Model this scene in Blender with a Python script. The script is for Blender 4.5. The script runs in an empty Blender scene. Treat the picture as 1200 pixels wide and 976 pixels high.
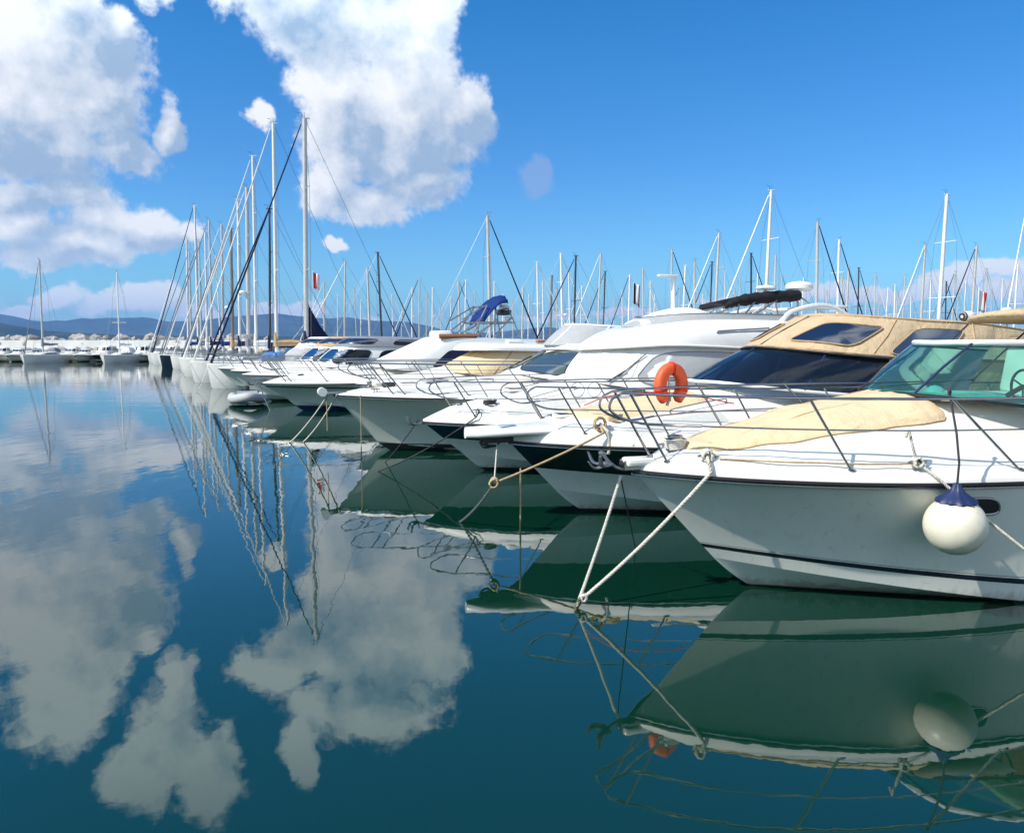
import bpy, math, random
import numpy as np
from mathutils import Vector, Matrix, noise
R = math.radians
random.seed(7)
scene = bpy.context.scene
COL = scene.collection
PI = math.pi

# ------------------------------------------------------------------ camera
F = 950.0; CAMH = 2.8; CX, CY, HOR = 600.0, 488.0, 400.0
PITCH = math.atan((CY-HOR)/F)
cd = bpy.data.cameras.new('camera'); cam = bpy.data.objects.new('camera', cd); COL.objects.link(cam)
cd.sensor_width = 36; cd.lens = 36*F/1200; cd.clip_start = .1; cd.clip_end = 60000
cam.location = (0, 0, CAMH); cam.rotation_euler = (PI/2-PITCH, 0, 0)
scene.camera = cam

def ray(px, py):
    x = (px-CX)/F; y = (CY-py)/F; c, s = math.cos(PITCH), math.sin(PITCH)
    return Vector((x, c+y*s, -s+y*c))
def on_water(px, py, z=0.0):
    r = ray(px, py); t = (z-CAMH)/r.z
    return Vector((r.x*t, r.y*t, z))
def at_depth(px, py, Y):
    r = ray(px, py); t = Y/r.y
    return Vector((r.x*t, Y, CAMH+r.z*t))

# ------------------------------------------------------------------ world
SUN = Vector((-0.68, -0.335, 0.70)).normalized()
sun_el = math.asin(SUN.z); sun_az = math.atan2(SUN.x, SUN.y)
L = bpy.data.lights.new('sun', 'SUN'); L.energy = 4.3; L.angle = R(.55); L.color = (1, .95, .86)
lo = bpy.data.objects.new('sun', L); COL.objects.link(lo)
lo.rotation_euler = SUN.to_track_quat('Z', 'Y').to_euler(); lo.location = (-30, -10, 40)

world = bpy.data.worlds.new('World'); scene.world = world; world.use_nodes = True
nt = world.node_tree; nt.nodes.clear()
class NG:
    """small helper to write node maths as expressions"""
    def __init__(s, tree): s.t = tree
    def n(s, ty, **k):
        nd = s.t.nodes.new(ty)
        for a, b in k.items(): setattr(nd, a, b)
        return nd
    def link(s, a, b): s.t.links.new(a, b)
    def put(s, sock, v):
        if isinstance(v, bpy.types.NodeSocket): s.t.links.new(v, sock)
        else: sock.default_value = v
    def m(s, op, a, b=None, c=None, clamp=False):
        nd = s.n('ShaderNodeMath', operation=op); nd.use_clamp = clamp
        s.put(nd.inputs[0], a)
        if b is not None: s.put(nd.inputs[1], b)
        if c is not None: s.put(nd.inputs[2], c)
        return nd.outputs[0]
    def vm(s, op, a, b=None):
        nd = s.n('ShaderNodeVectorMath', operation=op)
        s.put(nd.inputs[0], a)
        if b is not None:
            s.put(nd.inputs[3 if op == 'SCALE' else 1], b)
        return nd.outputs[1] if op in ('LENGTH', 'DOT_PRODUCT') else nd.outputs[0]
    def mix(s, f, a, b, bt='MIX'):
        nd = s.n('ShaderNodeMix', data_type='RGBA', blend_type=bt)
        s.put(nd.inputs[0], f); s.put(nd.inputs[6], a); s.put(nd.inputs[7], b)
        return nd.outputs[2]
    def ramp(s, f, stops, interp='LINEAR'):
        nd = s.n('ShaderNodeValToRGB'); cr = nd.color_ramp; cr.interpolation = interp
        while len(cr.elements) < len(stops): cr.elements.new(.5)
        for e, (p, c) in zip(cr.elements, stops):
            e.position = p; e.color = c if len(c) == 4 else (*c, 1)
        s.put(nd.inputs[0], f)
        return nd.outputs[0]
    def noise(s, vec, scale, detail=4, rough=.5, dist=0.0, out=0, lac=2.0):
        nd = s.n('ShaderNodeTexNoise'); s.put(nd.inputs['Vector'], vec)
        nd.inputs['Scale'].default_value = scale; nd.inputs['Detail'].default_value = detail
        nd.inputs['Roughness'].default_value = rough; nd.inputs['Distortion'].default_value = dist
        nd.inputs['Lacunarity'].default_value = lac
        return nd.outputs[out]
    def smooth(s, v, a, b, o0=0.0, o1=1.0):
        nd = s.n('ShaderNodeMapRange', interpolation_type='SMOOTHSTEP')
        s.put(nd.inputs[0], v); nd.inputs[1].default_value = a; nd.inputs[2].default_value = b
        nd.inputs[3].default_value = o0; nd.inputs[4].default_value = o1
        return nd.outputs[0]

def azel(px, py):
    r = ray(px, py)
    return math.atan2(r.x, r.y), math.asin(r.z/r.length)
# cumulus banks: centre and half size of each puff, measured as directions in the sky
PUFFS = [(40,60,115,85),(0,130,120,85),(105,55,62,62),(135,40,30,38),(110,125,58,58),(150,180,40,28),(45,178,120,36),
 (200,152,20,30),(20,-45,85,75),(60,-10,60,60),
 (95,228,60,28),(30,262,60,32),(60,300,75,22),(178,266,50,34),(130,262,45,36),(215,262,18,22),(100,285,60,22),(10,235,60,28),
 (72,350,40,17),(22,362,48,11),(130,362,45,14),(186,352,44,20),(330,366,60,16),(240,366,40,11),(390,382,60,9),
 (330,15,75,48),(300,-10,60,38),(420,20,110,70),(470,80,85,80),(390,100,62,72),(400,165,72,70),(480,160,85,75),(545,125,42,48),
 (380,228,52,42),(440,240,70,32),(500,215,62,40),(420,-60,110,55),(350,-60,60,40),(500,20,50,50),
 (300,139,17,19),(394,287,19,9),(330,-130,22,40),(325,-100,30,30),
 (633,206,30,34),
 (160,-100,62,70),(120,-160,60,50),(180,-40,30,50),(210,-150,50,60),
 (1165,318,52,17),(1120,330,60,14),(1050,344,60,11),(960,338,45,8),(860,352,50,8),(1190,345,60,16),(720,362,60,8),(640,368,50,7),
 (1300,330,90,40),(1450,300,120,60),(-150,200,120,90),(-320,260,140,60),(1650,260,130,70),(-150,340,120,25)]
grp = bpy.data.node_groups.new('cloud_density', 'ShaderNodeTree')
grp.interface.new_socket('Vector', in_out='INPUT', socket_type='NodeSocketVector')
grp.interface.new_socket('Density', in_out='OUTPUT', socket_type='NodeSocketFloat')
g = NG(grp)
gi = g.n('NodeGroupInput'); go = g.n('NodeGroupOutput')
V = gi.outputs[0]
# warp the direction, then measure distance to each puff
w1 = g.n('ShaderNodeTexNoise'); g.put(w1.inputs['Vector'], V); w1.inputs['Scale'].default_value = 9; w1.inputs['Detail'].default_value = 5; w1.inputs['Roughness'].default_value = .6
wv = g.vm('SCALE', g.vm('SUBTRACT', w1.outputs['Color'], (.5, .5, .5)), .075)
Vw = g.vm('NORMALIZE', g.vm('ADD', V, wv))
sp = g.n('ShaderNodeSeparateXYZ'); g.put(sp.inputs[0], Vw)
az = g.m('ARCTAN2', sp.outputs[0], sp.outputs[1]); el = g.m('ARCSINE', sp.outputs[2])
ae = g.n('ShaderNodeCombineXYZ'); g.put(ae.inputs[0], az); g.put(ae.inputs[1], el)
field = None
for (px, py, rx, ry) in PUFFS:
    a0, e0 = azel(px, py)
    d = g.vm('SUBTRACT', ae.outputs[0], (a0, e0, 0))
    d = g.vm('MULTIPLY', d, (F/rx, F/ry, 0))
    l = g.m('SUBTRACT', 1.0, g.vm('LENGTH', d))
    field = l if field is None else g.m('SMOOTH_MAX', field, l, .18)
fb = g.noise(V, 15, 8, .60, .35)
fb2 = g.noise(V, 62, 6, .62)
dens = g.m('ADD', g.m('MULTIPLY', g.m('SUBTRACT', field, .13), 1.75), g.m('MULTIPLY', g.m('SUBTRACT', fb, .5), 1.9))
dens = g.m('ADD', dens, g.m('MULTIPLY', g.m('SUBTRACT', fb2, .5), .95))
# unseen broken cloud added behind the viewer, thickened as neutral fill light
up = g.n('ShaderNodeSeparateXYZ'); g.put(up.inputs[0], V)
behind = g.smooth(up.outputs[1], .35, -.05)
oth = g.m('MULTIPLY', g.m('SUBTRACT', g.noise(V, 3.2, 6, .55), .42), 4.0)
dens = g.m('MAXIMUM', dens, g.m('SUBTRACT', oth, g.m('MULTIPLY', g.m('SUBTRACT', 1.0, behind), 5.0)))
g.put(go.inputs[0], dens)

w = NG(nt)
tc = w.n('ShaderNodeTexCoord')
D = tc.outputs['Generated']
sky = w.n('ShaderNodeTexSky', sky_type='NISHITA'); sky.sun_disc = False
sky.sun_elevation = sun_el; sky.sun_rotation = sun_az % (2*PI)
sky.altitude = 0; sky.air_density = 1.0; sky.dust_density = .3; sky.ozone_density = 1.6
def dgroup(vec):
    nd = w.n('ShaderNodeGroup'); nd.node_tree = grp; w.put(nd.inputs[0], vec); return nd.outputs[0]
d0 = dgroup(D)
d1 = dgroup(w.vm('ADD', D, (-.034, -.01, .040)))
d2 = dgroup(w.vm('ADD', D, (-.012, -.004, .013)))
alpha = w.smooth(d0, -.06, .56)
thick = w.smooth(d0, .05, .9)
shade = w.smooth(d1, .0, 1.7)            # cloud lying between this point and the sun
relief = w.m('MULTIPLY', w.m('SUBTRACT', d2, d0), 1.1)
dark = w.m('ADD', w.m('MULTIPLY', shade, thick), relief)
fine = w.noise(D, 26, 5, .6)
def mask(lst):
    f = None
    spd = w.n('ShaderNodeSeparateXYZ'); w.put(spd.inputs[0], w.vm('NORMALIZE', w.vm('ADD', D, w.vm('SCALE', w.vm('SUBTRACT', w.n('ShaderNodeTexNoise').outputs['Color'], (.5, .5, .5)), .0))))
    aeD = w.n('ShaderNodeCombineXYZ'); w.put(aeD.inputs[0], w.m('ARCTAN2', spd.outputs[0], spd.outputs[1])); w.put(aeD.inputs[1], w.m('ARCSINE', spd.outputs[2]))
    for (px, py, rx, ry) in lst:
        a0, e0 = azel(px, py)
        l = w.m('SUBTRACT', 1.0, w.vm('LENGTH', w.vm('MULTIPLY', w.vm('SUBTRACT', aeD.outputs[0], (a0, e0, 0)), (F/rx, F/ry, 0))))
        f = l if f is None else w.m('SMOOTH_MAX', f, l, .2)
    return f
# thick undersides of the banks, away from the sun
under = mask([(90,200,120,42),(140,165,60,50),(30,185,100,40),(200,160,45,60),(350,30,60,45),(380,20,40,30),(520,185,75,55),(560,150,45,60),(470,225,110,40),(430,165,70,35),(30,235,60,25),(90,262,50,20),(190,285,50,14),(60,300,80,16),(130,60,40,30),(450,-40,90,40)])
under = w.smooth(w.m('ADD', under, w.m('MULTIPLY', w.m('SUBTRACT', w.noise(D, 14, 9, .64), .5), 1.5)), -.45, 1.15, 0, .92)
dark = w.m('ADD', w.m('MULTIPLY', dark, .48), under)
ccol = w.mix(w.m('MULTIPLY', dark, 1.0, clamp=True), (7.9, 7.9, 8.0, 1), (2.9, 3.9, 5.3, 1))
ccol = w.mix(w.smooth(fine, .48, .72, 0, .30), ccol, (7.9, 8.0, 8.2, 1))
# the small bluish cloud scrap high on the right and low thin banks stay darker
sepd = w.n('ShaderNodeSeparateXYZ'); w.put(sepd.inputs[0], D)
tint = w.ramp(sepd.outputs[2], [(0, (.46, .80, 1)), (.04, (.40, .76, .98)), (.2, (.235, .62, .99)), (.37, (.10, .60, 1.0)), (1, (.10, .55, 1.0))])
skyc = w.mix(1.0, w.mix(1.0, sky.outputs[0], tint, 'MULTIPLY'), (1.22, 1.22, 1.22, 1), 'MULTIPLY')
a632, e632 = azel(633, 206)
dv = Vector((math.sin(a632)*math.cos(e632), math.cos(a632)*math.cos(e632), math.sin(e632)))
near_scrap = w.smooth(w.vm('DOT_PRODUCT', D, tuple(dv)), .9965, .9992)
ccol = w.mix(near_scrap, ccol, (2.3, 3.4, 5.6, 1))
alpha = w.m('MULTIPLY', alpha, w.m('SUBTRACT', .96, w.m('MULTIPLY', near_scrap, .35)))
# air between us and low clouds
low = w.smooth(sepd.outputs[2], .16, .01, 0, .45)
ccol = w.mix(low, ccol, (6.5, 7.3, 7.7, 1))
alpha = w.m('MULTIPLY', alpha, w.smooth(sepd.outputs[2], .42, .50, 1, .72))
ccol = w.mix(w.smooth(sepd.outputs[2], .24, .44), ccol, w.mix(1.0, ccol, (1.25, 1.38, 1.42, 1), 'MULTIPLY'))
final = w.mix(alpha, skyc, ccol)
bg = w.n('ShaderNodeBackground'); w.put(bg.inputs[0], final); bg.inputs[1].default_value = .1
wo = w.n('ShaderNodeOutputWorld'); w.link(bg.outputs[0], wo.inputs[0])

# ------------------------------------------------------------------ materials
def newmat(name):
    m = bpy.data.materials.new(name); m.use_nodes = True
    return m, NG(m.node_tree), m.node_tree.nodes['Principled BSDF']
def pm(name, col, rough=.5, metal=0.0, var=.06, vscale=3.0, bump=0.0, bscale=60.0, coat=0.0, dirt=None, spec=.5, sub=0.0, scum=False, folds=0.0):
    m, g, b = newmat(name)
    geo = g.n('ShaderNodeTexCoord'); P = geo.outputs['Object']
    n1 = g.noise(P, vscale, 6, .6)
    c = g.mix(g.smooth(n1, .3, .7), tuple(x*(1-var) for x in col)+(1,), tuple(min(1, x*(1+var)) for x in col)+(1,))
    if dirt:
        n2 = g.noise(g.vm('MULTIPLY', P, (1.2, 1.2, .5)), 5, 8, .7)
        c = g.mix(g.smooth(n2, .52, .78, 0, dirt[1]), c, (*dirt[0], 1))
    if scum:
        # growth just above the waterline, rain streaks and scuffs
        sz = g.n('ShaderNodeSeparateXYZ'); g.put(sz.inputs[0], P)
        nz = g.noise(g.vm('MULTIPLY', P, (3, 3, 1)), 3, 6, .7)
        band = g.smooth(g.m('ADD', sz.outputs[2], g.m('MULTIPLY', g.m('SUBTRACT', nz, .5), -.35)), .17, .02)
        c = g.mix(g.m('MULTIPLY', band, .6), c, (.20, .20, .10, 1))
        st = g.noise(g.vm('MULTIPLY', P, (13, 13, .55)), 1, 5, .65)
        c = g.mix(g.smooth(st, .55, .75, 0, .30), c, (.42, .40, .30, 1))
        sc = g.noise(g.vm('MULTIPLY', P, (2, 2, 22)), 1.6, 4, .6)
        c = g.mix(g.smooth(sc, .66, .74, 0, .22), c, (.30, .30, .28, 1))
    g.put(b.inputs['Base Color'], c)
    b.inputs['Metallic'].default_value = metal
    g.put(b.inputs['Roughness'], g.smooth(n1, .25, .75, rough*.85, min(1, rough*1.15)))
    b.inputs['Specular IOR Level'].default_value = spec
    b.inputs['Coat Weight'].default_value = coat; b.inputs['Coat Roughness'].default_value = .06
    if bump:
        bn = g.n('ShaderNodeBump'); bn.inputs['Strength'].default_value = 1; bn.inputs['Distance'].default_value = bump
        hh = g.noise(P, bscale, 5, .6)
        if folds:
            # sag and tension creases of laced canvas
            f1 = g.noise(g.vm('MULTIPLY', P, (1.2, 2.6, 1.2)), 1.5, 3, .5, 1.2)
            f2 = g.noise(g.vm('MULTIPLY', P, (5.5, 1.3, 2.0)), 1.4, 2, .5, 2.0)
            rd = g.m('ABSOLUTE', g.m('SUBTRACT', f2, .5))
            hh = g.m('ADD', hh, g.m('ADD', g.m('MULTIPLY', f1, folds*.9), g.m('MULTIPLY', g.smooth(rd, .0, .16), folds*.045)))
        g.put(bn.inputs['Height'], hh); g.link(bn.outputs[0], b.inputs['Normal'])
    return m
M = {}
M['gel'] = pm('white_gelcoat', (.82, .80, .73), .22, coat=.35, var=.02, vscale=1.2, dirt=((.55, .52, .44), .22))
M['gelw'] = pm('bright_white_gelcoat', (.83, .82, .77), .3, coat=.3, var=.02, dirt=((.6, .58, .52), .15))
M['hullw'] = pm('white_hull_paint', (.76, .775, .70), .16, coat=.5, var=.03, vscale=1.0, bump=.0006, bscale=2.2, dirt=((.50, .50, .42), .28), scum=True)
M['hullg'] = pm('ivory_hull_paint', (.66, .685, .60), .2, coat=.4, var=.03, vscale=1.0, bump=.0006, bscale=2.2, dirt=((.42, .42, .34), .3), scum=True)
M['deck'] = pm('deck_gelcoat', (.82, .795, .72), .42, var=.03, vscale=2.0, bump=.0012, bscale=160, dirt=((.55, .52, .44), .25))
M['black'] = pm('black_hull_paint', (.004, .005, .011), .16, coat=.6, var=.2)
M['navy'] = pm('navy_hull_paint', (.006, .009, .026), .18, coat=.6, var=.2)
M['stripe'] = pm('dark_stripe', (.010, .016, .024), .3, var=.15)
M['foul'] = pm('black_antifouling', (.008, .014, .016), .7, var=.3, dirt=((.03, .05, .03), .6))
M['foulb'] = pm('blue_antifouling', (.010, .035, .12), .7, var=.3, dirt=((.03, .05, .04), .5))
M['rubber'] = pm('black_rubber', (.012, .012, .014), .55, var=.2)
M['steel'] = pm('polished_steel', (.36, .355, .345), .24, metal=1.0, var=.05)
M['galv'] = pm('galvanised_steel', (.30, .30, .30), .45, metal=.85, var=.15, vscale=30)
M['alu'] = pm('mast_aluminium', (.58, .565, .53), .42, metal=.25, var=.06)
M['aluw'] = pm('white_mast_paint', (.78, .78, .76), .35, var=.05)
M['alud'] = pm('bronze_anodised_mast', (.24, .20, .15), .4, metal=.4, var=.08)
M['dark'] = pm('dark_plastic', (.03, .032, .036), .5, var=.2)
M['cream'] = pm('cream_canvas', (.70, .545, .335), .85, var=.05, vscale=4, bump=.010, bscale=5, spec=.2, dirt=((.55, .43, .28), .35), folds=4.5)
M['beige'] = pm('beige_canvas', (.54, .405, .25), .85, var=.07, vscale=4, bump=.010, bscale=5, spec=.2, dirt=((.40, .30, .19), .45), folds=6)
M['tan'] = pm('tan_canvas', (.50, .34, .175), .85, var=.08, vscale=4, bump=.010, bscale=5, spec=.2, dirt=((.34, .24, .14), .35), folds=6)
M['blue'] = pm('blue_canvas', (.008, .032, .16), .8, var=.15, vscale=5, bump=.02, bscale=5, spec=.2, folds=4)
M['bluel'] = pm('light_blue_tarpaulin', (.05, .20, .48), .6, var=.2, vscale=5, bump=.03, bscale=6)
M['navyc'] = pm('navy_canvas', (.010, .016, .05), .8, var=.2, bump=.01, bscale=8, spec=.2)
M['greyc'] = pm('grey_canvas', (.22, .24, .27), .8, var=.1, vscale=5, bump=.012, bscale=6, spec=.2)
M['whitec'] = pm('white_canvas', (.78, .78, .75), .75, var=.04, vscale=4, bump=.012, bscale=4, spec=.2, dirt=((.6, .6, .56), .3), folds=3)
M['blackc'] = pm('black_canvas', (.018, .018, .02), .8, var=.2, bump=.015, bscale=9, spec=.2)
M['mesh'] = pm('grey_mesh_cover', (.36, .37, .37), .7, var=.05, vscale=8, bump=.004, bscale=30)
M['mesh2'] = pm('pale_mesh_cover', (.44, .45, .45), .7, var=.05, vscale=6, bump=.006, bscale=12)
M['orange'] = pm('orange_vinyl', (.92, .12, .03), .5, var=.06, vscale=8, bump=.002, bscale=25, dirt=((.55, .12, .05), .35))
M['red'] = pm('red_cloth', (.60, .02, .02), .8)
M['white'] = pm('white_paint', (.80, .80, .78), .4, var=.03)
M['fender'] = pm('cream_fender_vinyl', (.76, .71, .56), .42, var=.06, vscale=6, bump=.0015, bscale=14, dirt=((.40, .35, .22), .6))
M['fenderb'] = pm('navy_fender_cap', (.012, .026, .095), .5, var=.15)
M['teak'] = pm('varnished_teak', (.28, .13, .05), .4, var=.2, vscale=14)
M['rope'] = pm('weathered_white_rope', (.62, .58, .50), .9, var=.15, vscale=30, bump=.002, bscale=300, dirt=((.32, .26, .17), .5))
M['ropet'] = pm('tan_rope', (.46, .34, .19), .9, var=.2, vscale=30, bump=.002, bscale=300, dirt=((.2, .15, .09), .5))
M['roped'] = pm('dark_rope', (.035, .035, .04), .9, var=.2, vscale=30)
M['wire'] = pm('rigging_wire', (.16, .17, .19), .4, metal=.6)
M['rock'] = pm('pale_limestone', (.36, .34, .31), .9, var=.3, vscale=.5, bump=.08, bscale=2)
M['quay'] = pm('white_washed_concrete', (.66, .66, .63), .8, var=.08, vscale=.6, bump=.01, bscale=8, dirt=((.3, .29, .27), .4))
M['seat'] = pm('ivory_upholstery', (.68, .66, .58), .6, var=.04)
M['redl'] = pm('red_hose', (.55, .06, .04), .5)

def glass(name, tint, dens=.5, fr=1.0, gl=.05):
    m, g, b = newmat(name); nt_ = m.node_tree; nt_.nodes.remove(b)
    out = nt_.nodes['Material Output']
    tr = g.n('ShaderNodeBsdfTransparent'); tr.inputs[0].default_value = (*tint, 1)
    df = g.n('ShaderNodeBsdfDiffuse'); df.inputs[0].default_value = (*[t*.25 for t in tint], 1)
    mx = g.n('ShaderNodeMixShader'); mx.inputs[0].default_value = dens
    g.link(tr.outputs[0], mx.inputs[1]); g.link(df.outputs[0], mx.inputs[2])
    gs = g.n('ShaderNodeBsdfGlossy'); gs.inputs['Roughness'].default_value = gl
    fn = g.n('ShaderNodeFresnel'); fn.inputs[0].default_value = 1.6
    tcx = g.n('ShaderNodeTexCoord')
    bn = g.n('ShaderNodeBump'); bn.inputs['Distance'].default_value = .003; bn.inputs['Strength'].default_value = 1
    g.put(bn.inputs['Height'], g.noise(tcx.outputs['Object'], 3, 3, .5)); g.link(bn.outputs[0], gs.inputs['Normal'])
    m2 = g.n('ShaderNodeMixShader'); g.put(m2.inputs[0], g.m('MULTIPLY', fn.outputs[0], fr, clamp=True))
    g.link(mx.outputs[0], m2.inputs[1]); g.link(gs.outputs[0], m2.inputs[2]); g.link(m2.outputs[0], out.inputs[0])
    return m
M['green'] = glass('green_tinted_glass', (.30, .74, .66), .12, 1.1)
M['dkglass'] = glass('dark_tinted_glass', (.04, .05, .07), .35, .7)
M['bluegl'] = glass('blue_tinted_glass', (.09, .15, .27), .25, .9)
M['vinyl'] = glass('smoky_clear_vinyl', (.045, .045, .06), .7, .40, .18)
M['grglass'] = glass('grey_green_glass', (.34, .48, .44), .75, .5, .12)

# water: near-still harbour water, dark green body, mirror surface with slow ripples
m, g, b = newmat('harbour_water'); M['water'] = m
gp = g.n('ShaderNodeNewGeometry').outputs['Position']
b.inputs['IOR'].default_value = 1.80
b.inputs['Roughness'].default_value = .012
b.inputs['Specular Tint'].default_value = (.88, .98, 1.0, 1)
nb = g.noise(gp, .03, 3, .5)
g.put(b.inputs['Base Color'], g.mix(g.smooth(nb, .35, .65), (.0020, .0270, .0145, 1), (.0026, .0310, .0200, 1)))
a1 = g.noise(g.vm('MULTIPLY', gp, (1.7, .75, 1)), .9, 3, .5)
a2 = g.noise(g.vm('MULTIPLY', gp, (1.0, 1.25, 1)), 3.3, 3, .55)
a3 = g.noise(g.vm('MULTIPLY', gp, (.16, 1.0, 1)), 1.15, 2, .5)
sx = g.n('ShaderNodeSeparateXYZ'); g.put(sx.inputs[0], gp)
far = g.smooth(sx.outputs[1], 9, 55)                       # wind only ruffles the open water beyond the berths
patch = g.smooth(g.noise(g.vm('MULTIPLY', gp, (.035, .11, 1)), 1, 3, .5), .42, .6)
h = g.m('MULTIPLY', a1, g.m('ADD', .0022, g.m('MULTIPLY', g.smooth(sx.outputs[1], 6, 16), .0030)))
h = g.m('ADD', h, g.m('MULTIPLY', a2, g.m('ADD', .00022, g.m('MULTIPLY', far, .0016))))
h = g.m('ADD', h, g.m('MULTIPLY', a3, g.m('MULTIPLY', far, g.m('ADD', .001, g.m('MULTIPLY', patch, .007)))))
bn = g.n('ShaderNodeBump'); bn.inputs['Distance'].default_value = 1; bn.inputs['Strength'].default_value = 1
g.put(bn.inputs['Height'], h); g.link(bn.outputs[0], b.inputs['Normal'])

# ------------------------------------------------------------------ mesh helpers
def cr(pts, n=8, closed=False):
    """Catmull-Rom through pts"""
    P = [Vector(p) for p in pts]; out = []
    N = len(P); segs = N if closed else N-1
    for i in range(segs):
        p1, p2 = P[i], P[(i+1) % N]
        p0 = P[i-1] if (i > 0 or closed) else p1*2-p2
        p3 = P[(i+2) % N] if (i+2 < N or closed) else p2*2-p1
        for k in range(n):
            t = k/n
            out.append(.5*((2*p1)+(p2-p0)*t+(2*p0-5*p1+4*p2-p3)*t*t+(3*p1-p0-3*p2+p3)*t**3))
    if not closed: out.append(P[-1])
    return out
def resample(pts, n):
    P = [Vector(p) for p in pts]; d = [0]
    for a, b in zip(P, P[1:]): d.append(d[-1]+(b-a).length)
    out = []; j = 0
    for k in range(n+1):
        t = d[-1]*k/n
        while j < len(P)-2 and d[j+1] < t: j += 1
        s = (t-d[j])/max(1e-9, d[j+1]-d[j]); out.append(P[j].lerp(P[j+1], min(1, s)))
    return out
def lerp(a, b, t): return a+(b-a)*t
def tab(table, x):
    if x <= table[0][0]: return table[0][1]
    for (x0, y0), (x1, y1) in zip(table, table[1:]):
        if x <= x1:
            t = (x-x0)/(x1-x0); t = t*t*(3-2*t)*.5+t*.5
            return y0+(y1-y0)*t
    return table[-1][1]

class MB:
    def __init__(s): s.v = []; s.f = []; s.m = []; s.ml = []
    def mi(s, mat):
        if mat not in s.ml: s.ml.append(mat)
        return s.ml.index(mat)
    def face(s, f, mat): s.f.append(f); s.m.append(s.mi(mat))
    def grid(s, rows, mat, closed_u=False, closed_v=False, matf=None):
        b = len(s.v); nr = len(rows); nc = len(rows[0])
        for r in rows: s.v.extend([tuple(p) for p in r])
        for i in range(nr if closed_u else nr-1):
            for j in range(nc if closed_v else nc-1):
                i2 = (i+1) % nr; j2 = (j+1) % nc
                s.face((b+i*nc+j, b+i*nc+j2, b+i2*nc+j2, b+i2*nc+j), matf(i, j) if matf else mat)
        return b
    def tube(s, pts, r, mat, seg=8, closed=False, cap=True, flat=None):
        P = [Vector(p) for p in pts]
        P = [p for i, p in enumerate(P) if i == 0 or (p-P[i-1]).length > 1e-6]
        n = len(P); rr = r if callable(r) else (lambda t: r)
        T = []
        for i in range(n):
            a = P[i-1] if (i > 0 or closed) else P[i]; c = P[(i+1) % n] if (i < n-1 or closed) else P[i]
            T.append((c-a).normalized())
        up = Vector((0, 0, 1)) if abs(T[0].z) < .9 else Vector((0, 1, 0))
        N = (up-T[0]*up.dot(T[0])).normalized(); rows = []
        for i in range(n):
            N = (N-T[i]*N.dot(T[i])).normalized(); B = T[i].cross(N)
            q = rr(i/max(1, n-1)); row = []
            for k in range(seg):
                a = 2*PI*k/seg
                row.append(P[i]+N*math.cos(a)*q*(flat or 1)+B*math.sin(a)*q)
            rows.append(row)
        b = s.grid(rows, mat, closed_u=closed, closed_v=True)
        if cap and not closed:
            s.face(tuple(b+k for k in range(seg))[::-1], mat)
            s.face(tuple(b+(n-1)*seg+k for k in range(seg)), mat)
    def box(s, c, size, mat, rot=None, bev=.0):
        c = Vector(c); hx, hy, hz = (x/2 for x in size); rot = rot or Matrix.Identity(3)
        if bev > 0:
            bev = min(bev, hx*.9, hy*.9, hz*.9)
            # rounded in plan, chamfered on top and bottom
            rows = []
            ring = []
            for cxs, cys, a0 in ((1, 1, 0), (-1, 1, 90), (-1, -1, 180), (1, -1, 270)):
                for k in range(4):
                    a = R(a0+30*k); ring.append((cxs*(hx-bev), cys*(hy-bev), math.cos(a), math.sin(a)))
            for (zz, q) in ((-hz, .3), (-hz+bev*.3, .8), (-hz+bev, 1), (hz-bev, 1), (hz-bev*.3, .8), (hz, .3)):
                rows.append([c+rot@Vector((x+dx*bev*q, y+dy*bev*q, zz)) for x, y, dx, dy in ring])
            b = s.grid(rows, mat, closed_v=True)
            s.face(tuple(range(b, b+16))[::-1], mat); s.face(tuple(range(b+80, b+96)), mat)
            return
        b = len(s.v)
        for dx in (-1, 1):
            for dy in (-1, 1):
                for dz in (-1, 1): s.v.append(tuple(c+rot@Vector((dx*hx, dy*hy, dz*hz))))
        for f in ((0,1,3,2),(4,6,7,5),(0,4,5,1),(2,3,7,6),(0,2,6,4),(1,5,7,3)): s.face(tuple(b+i for i in f), mat)
    def lathe(s, c, prof, mat, seg=24, axis=(0, 0, 1)):
        q = Vector(axis).normalized().to_track_quat('Z', 'Y'); c = Vector(c)
        rows = [[c+q@Vector((r*math.cos(2*PI*k/seg), r*math.sin(2*PI*k/seg), z)) for k in range(seg)] for r, z in prof]
        s.grid(rows, mat, closed_v=True)
    def solid(s, poly, thick, mat, nrm):
        """polygon extruded along nrm by thick"""
        b = len(s.v); n = len(poly); nv = Vector(nrm).normalized()*thick
        s.v.extend(tuple(Vector(p)) for p in poly); s.v.extend(tuple(Vector(p)+nv) for p in poly)
        s.face(tuple(range(b, b+n))[::-1], mat); s.face(tuple(range(b+n, b+2*n)), mat)
        for k in range(n): s.face((b+k, b+(k+1) % n, b+n+(k+1) % n, b+n+k), mat)
    def build(s, name, parent=None, loc=None, ang=40, thick=0.0, label=None):
        me = bpy.data.meshes.new(name); me.from_pydata(s.v, [], s.f)
        for mt in s.ml: me.materials.append(M[mt])
        me.polygons.foreach_set('material_index', s.m)
        me.polygons.foreach_set('use_smooth', [True]*len(s.f))
        me.update(); me.set_sharp_from_angle(angle=R(ang))
        o = bpy.data.objects.new(name, me); COL.objects.link(o)
        if parent: o.parent = parent
        if loc is not None: o.location = loc
        if thick:
            md = o.modifiers.new('solid', 'SOLIDIFY'); md.thickness = thick; md.offset = -1
        if label: o['label'] = label
        return o
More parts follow.
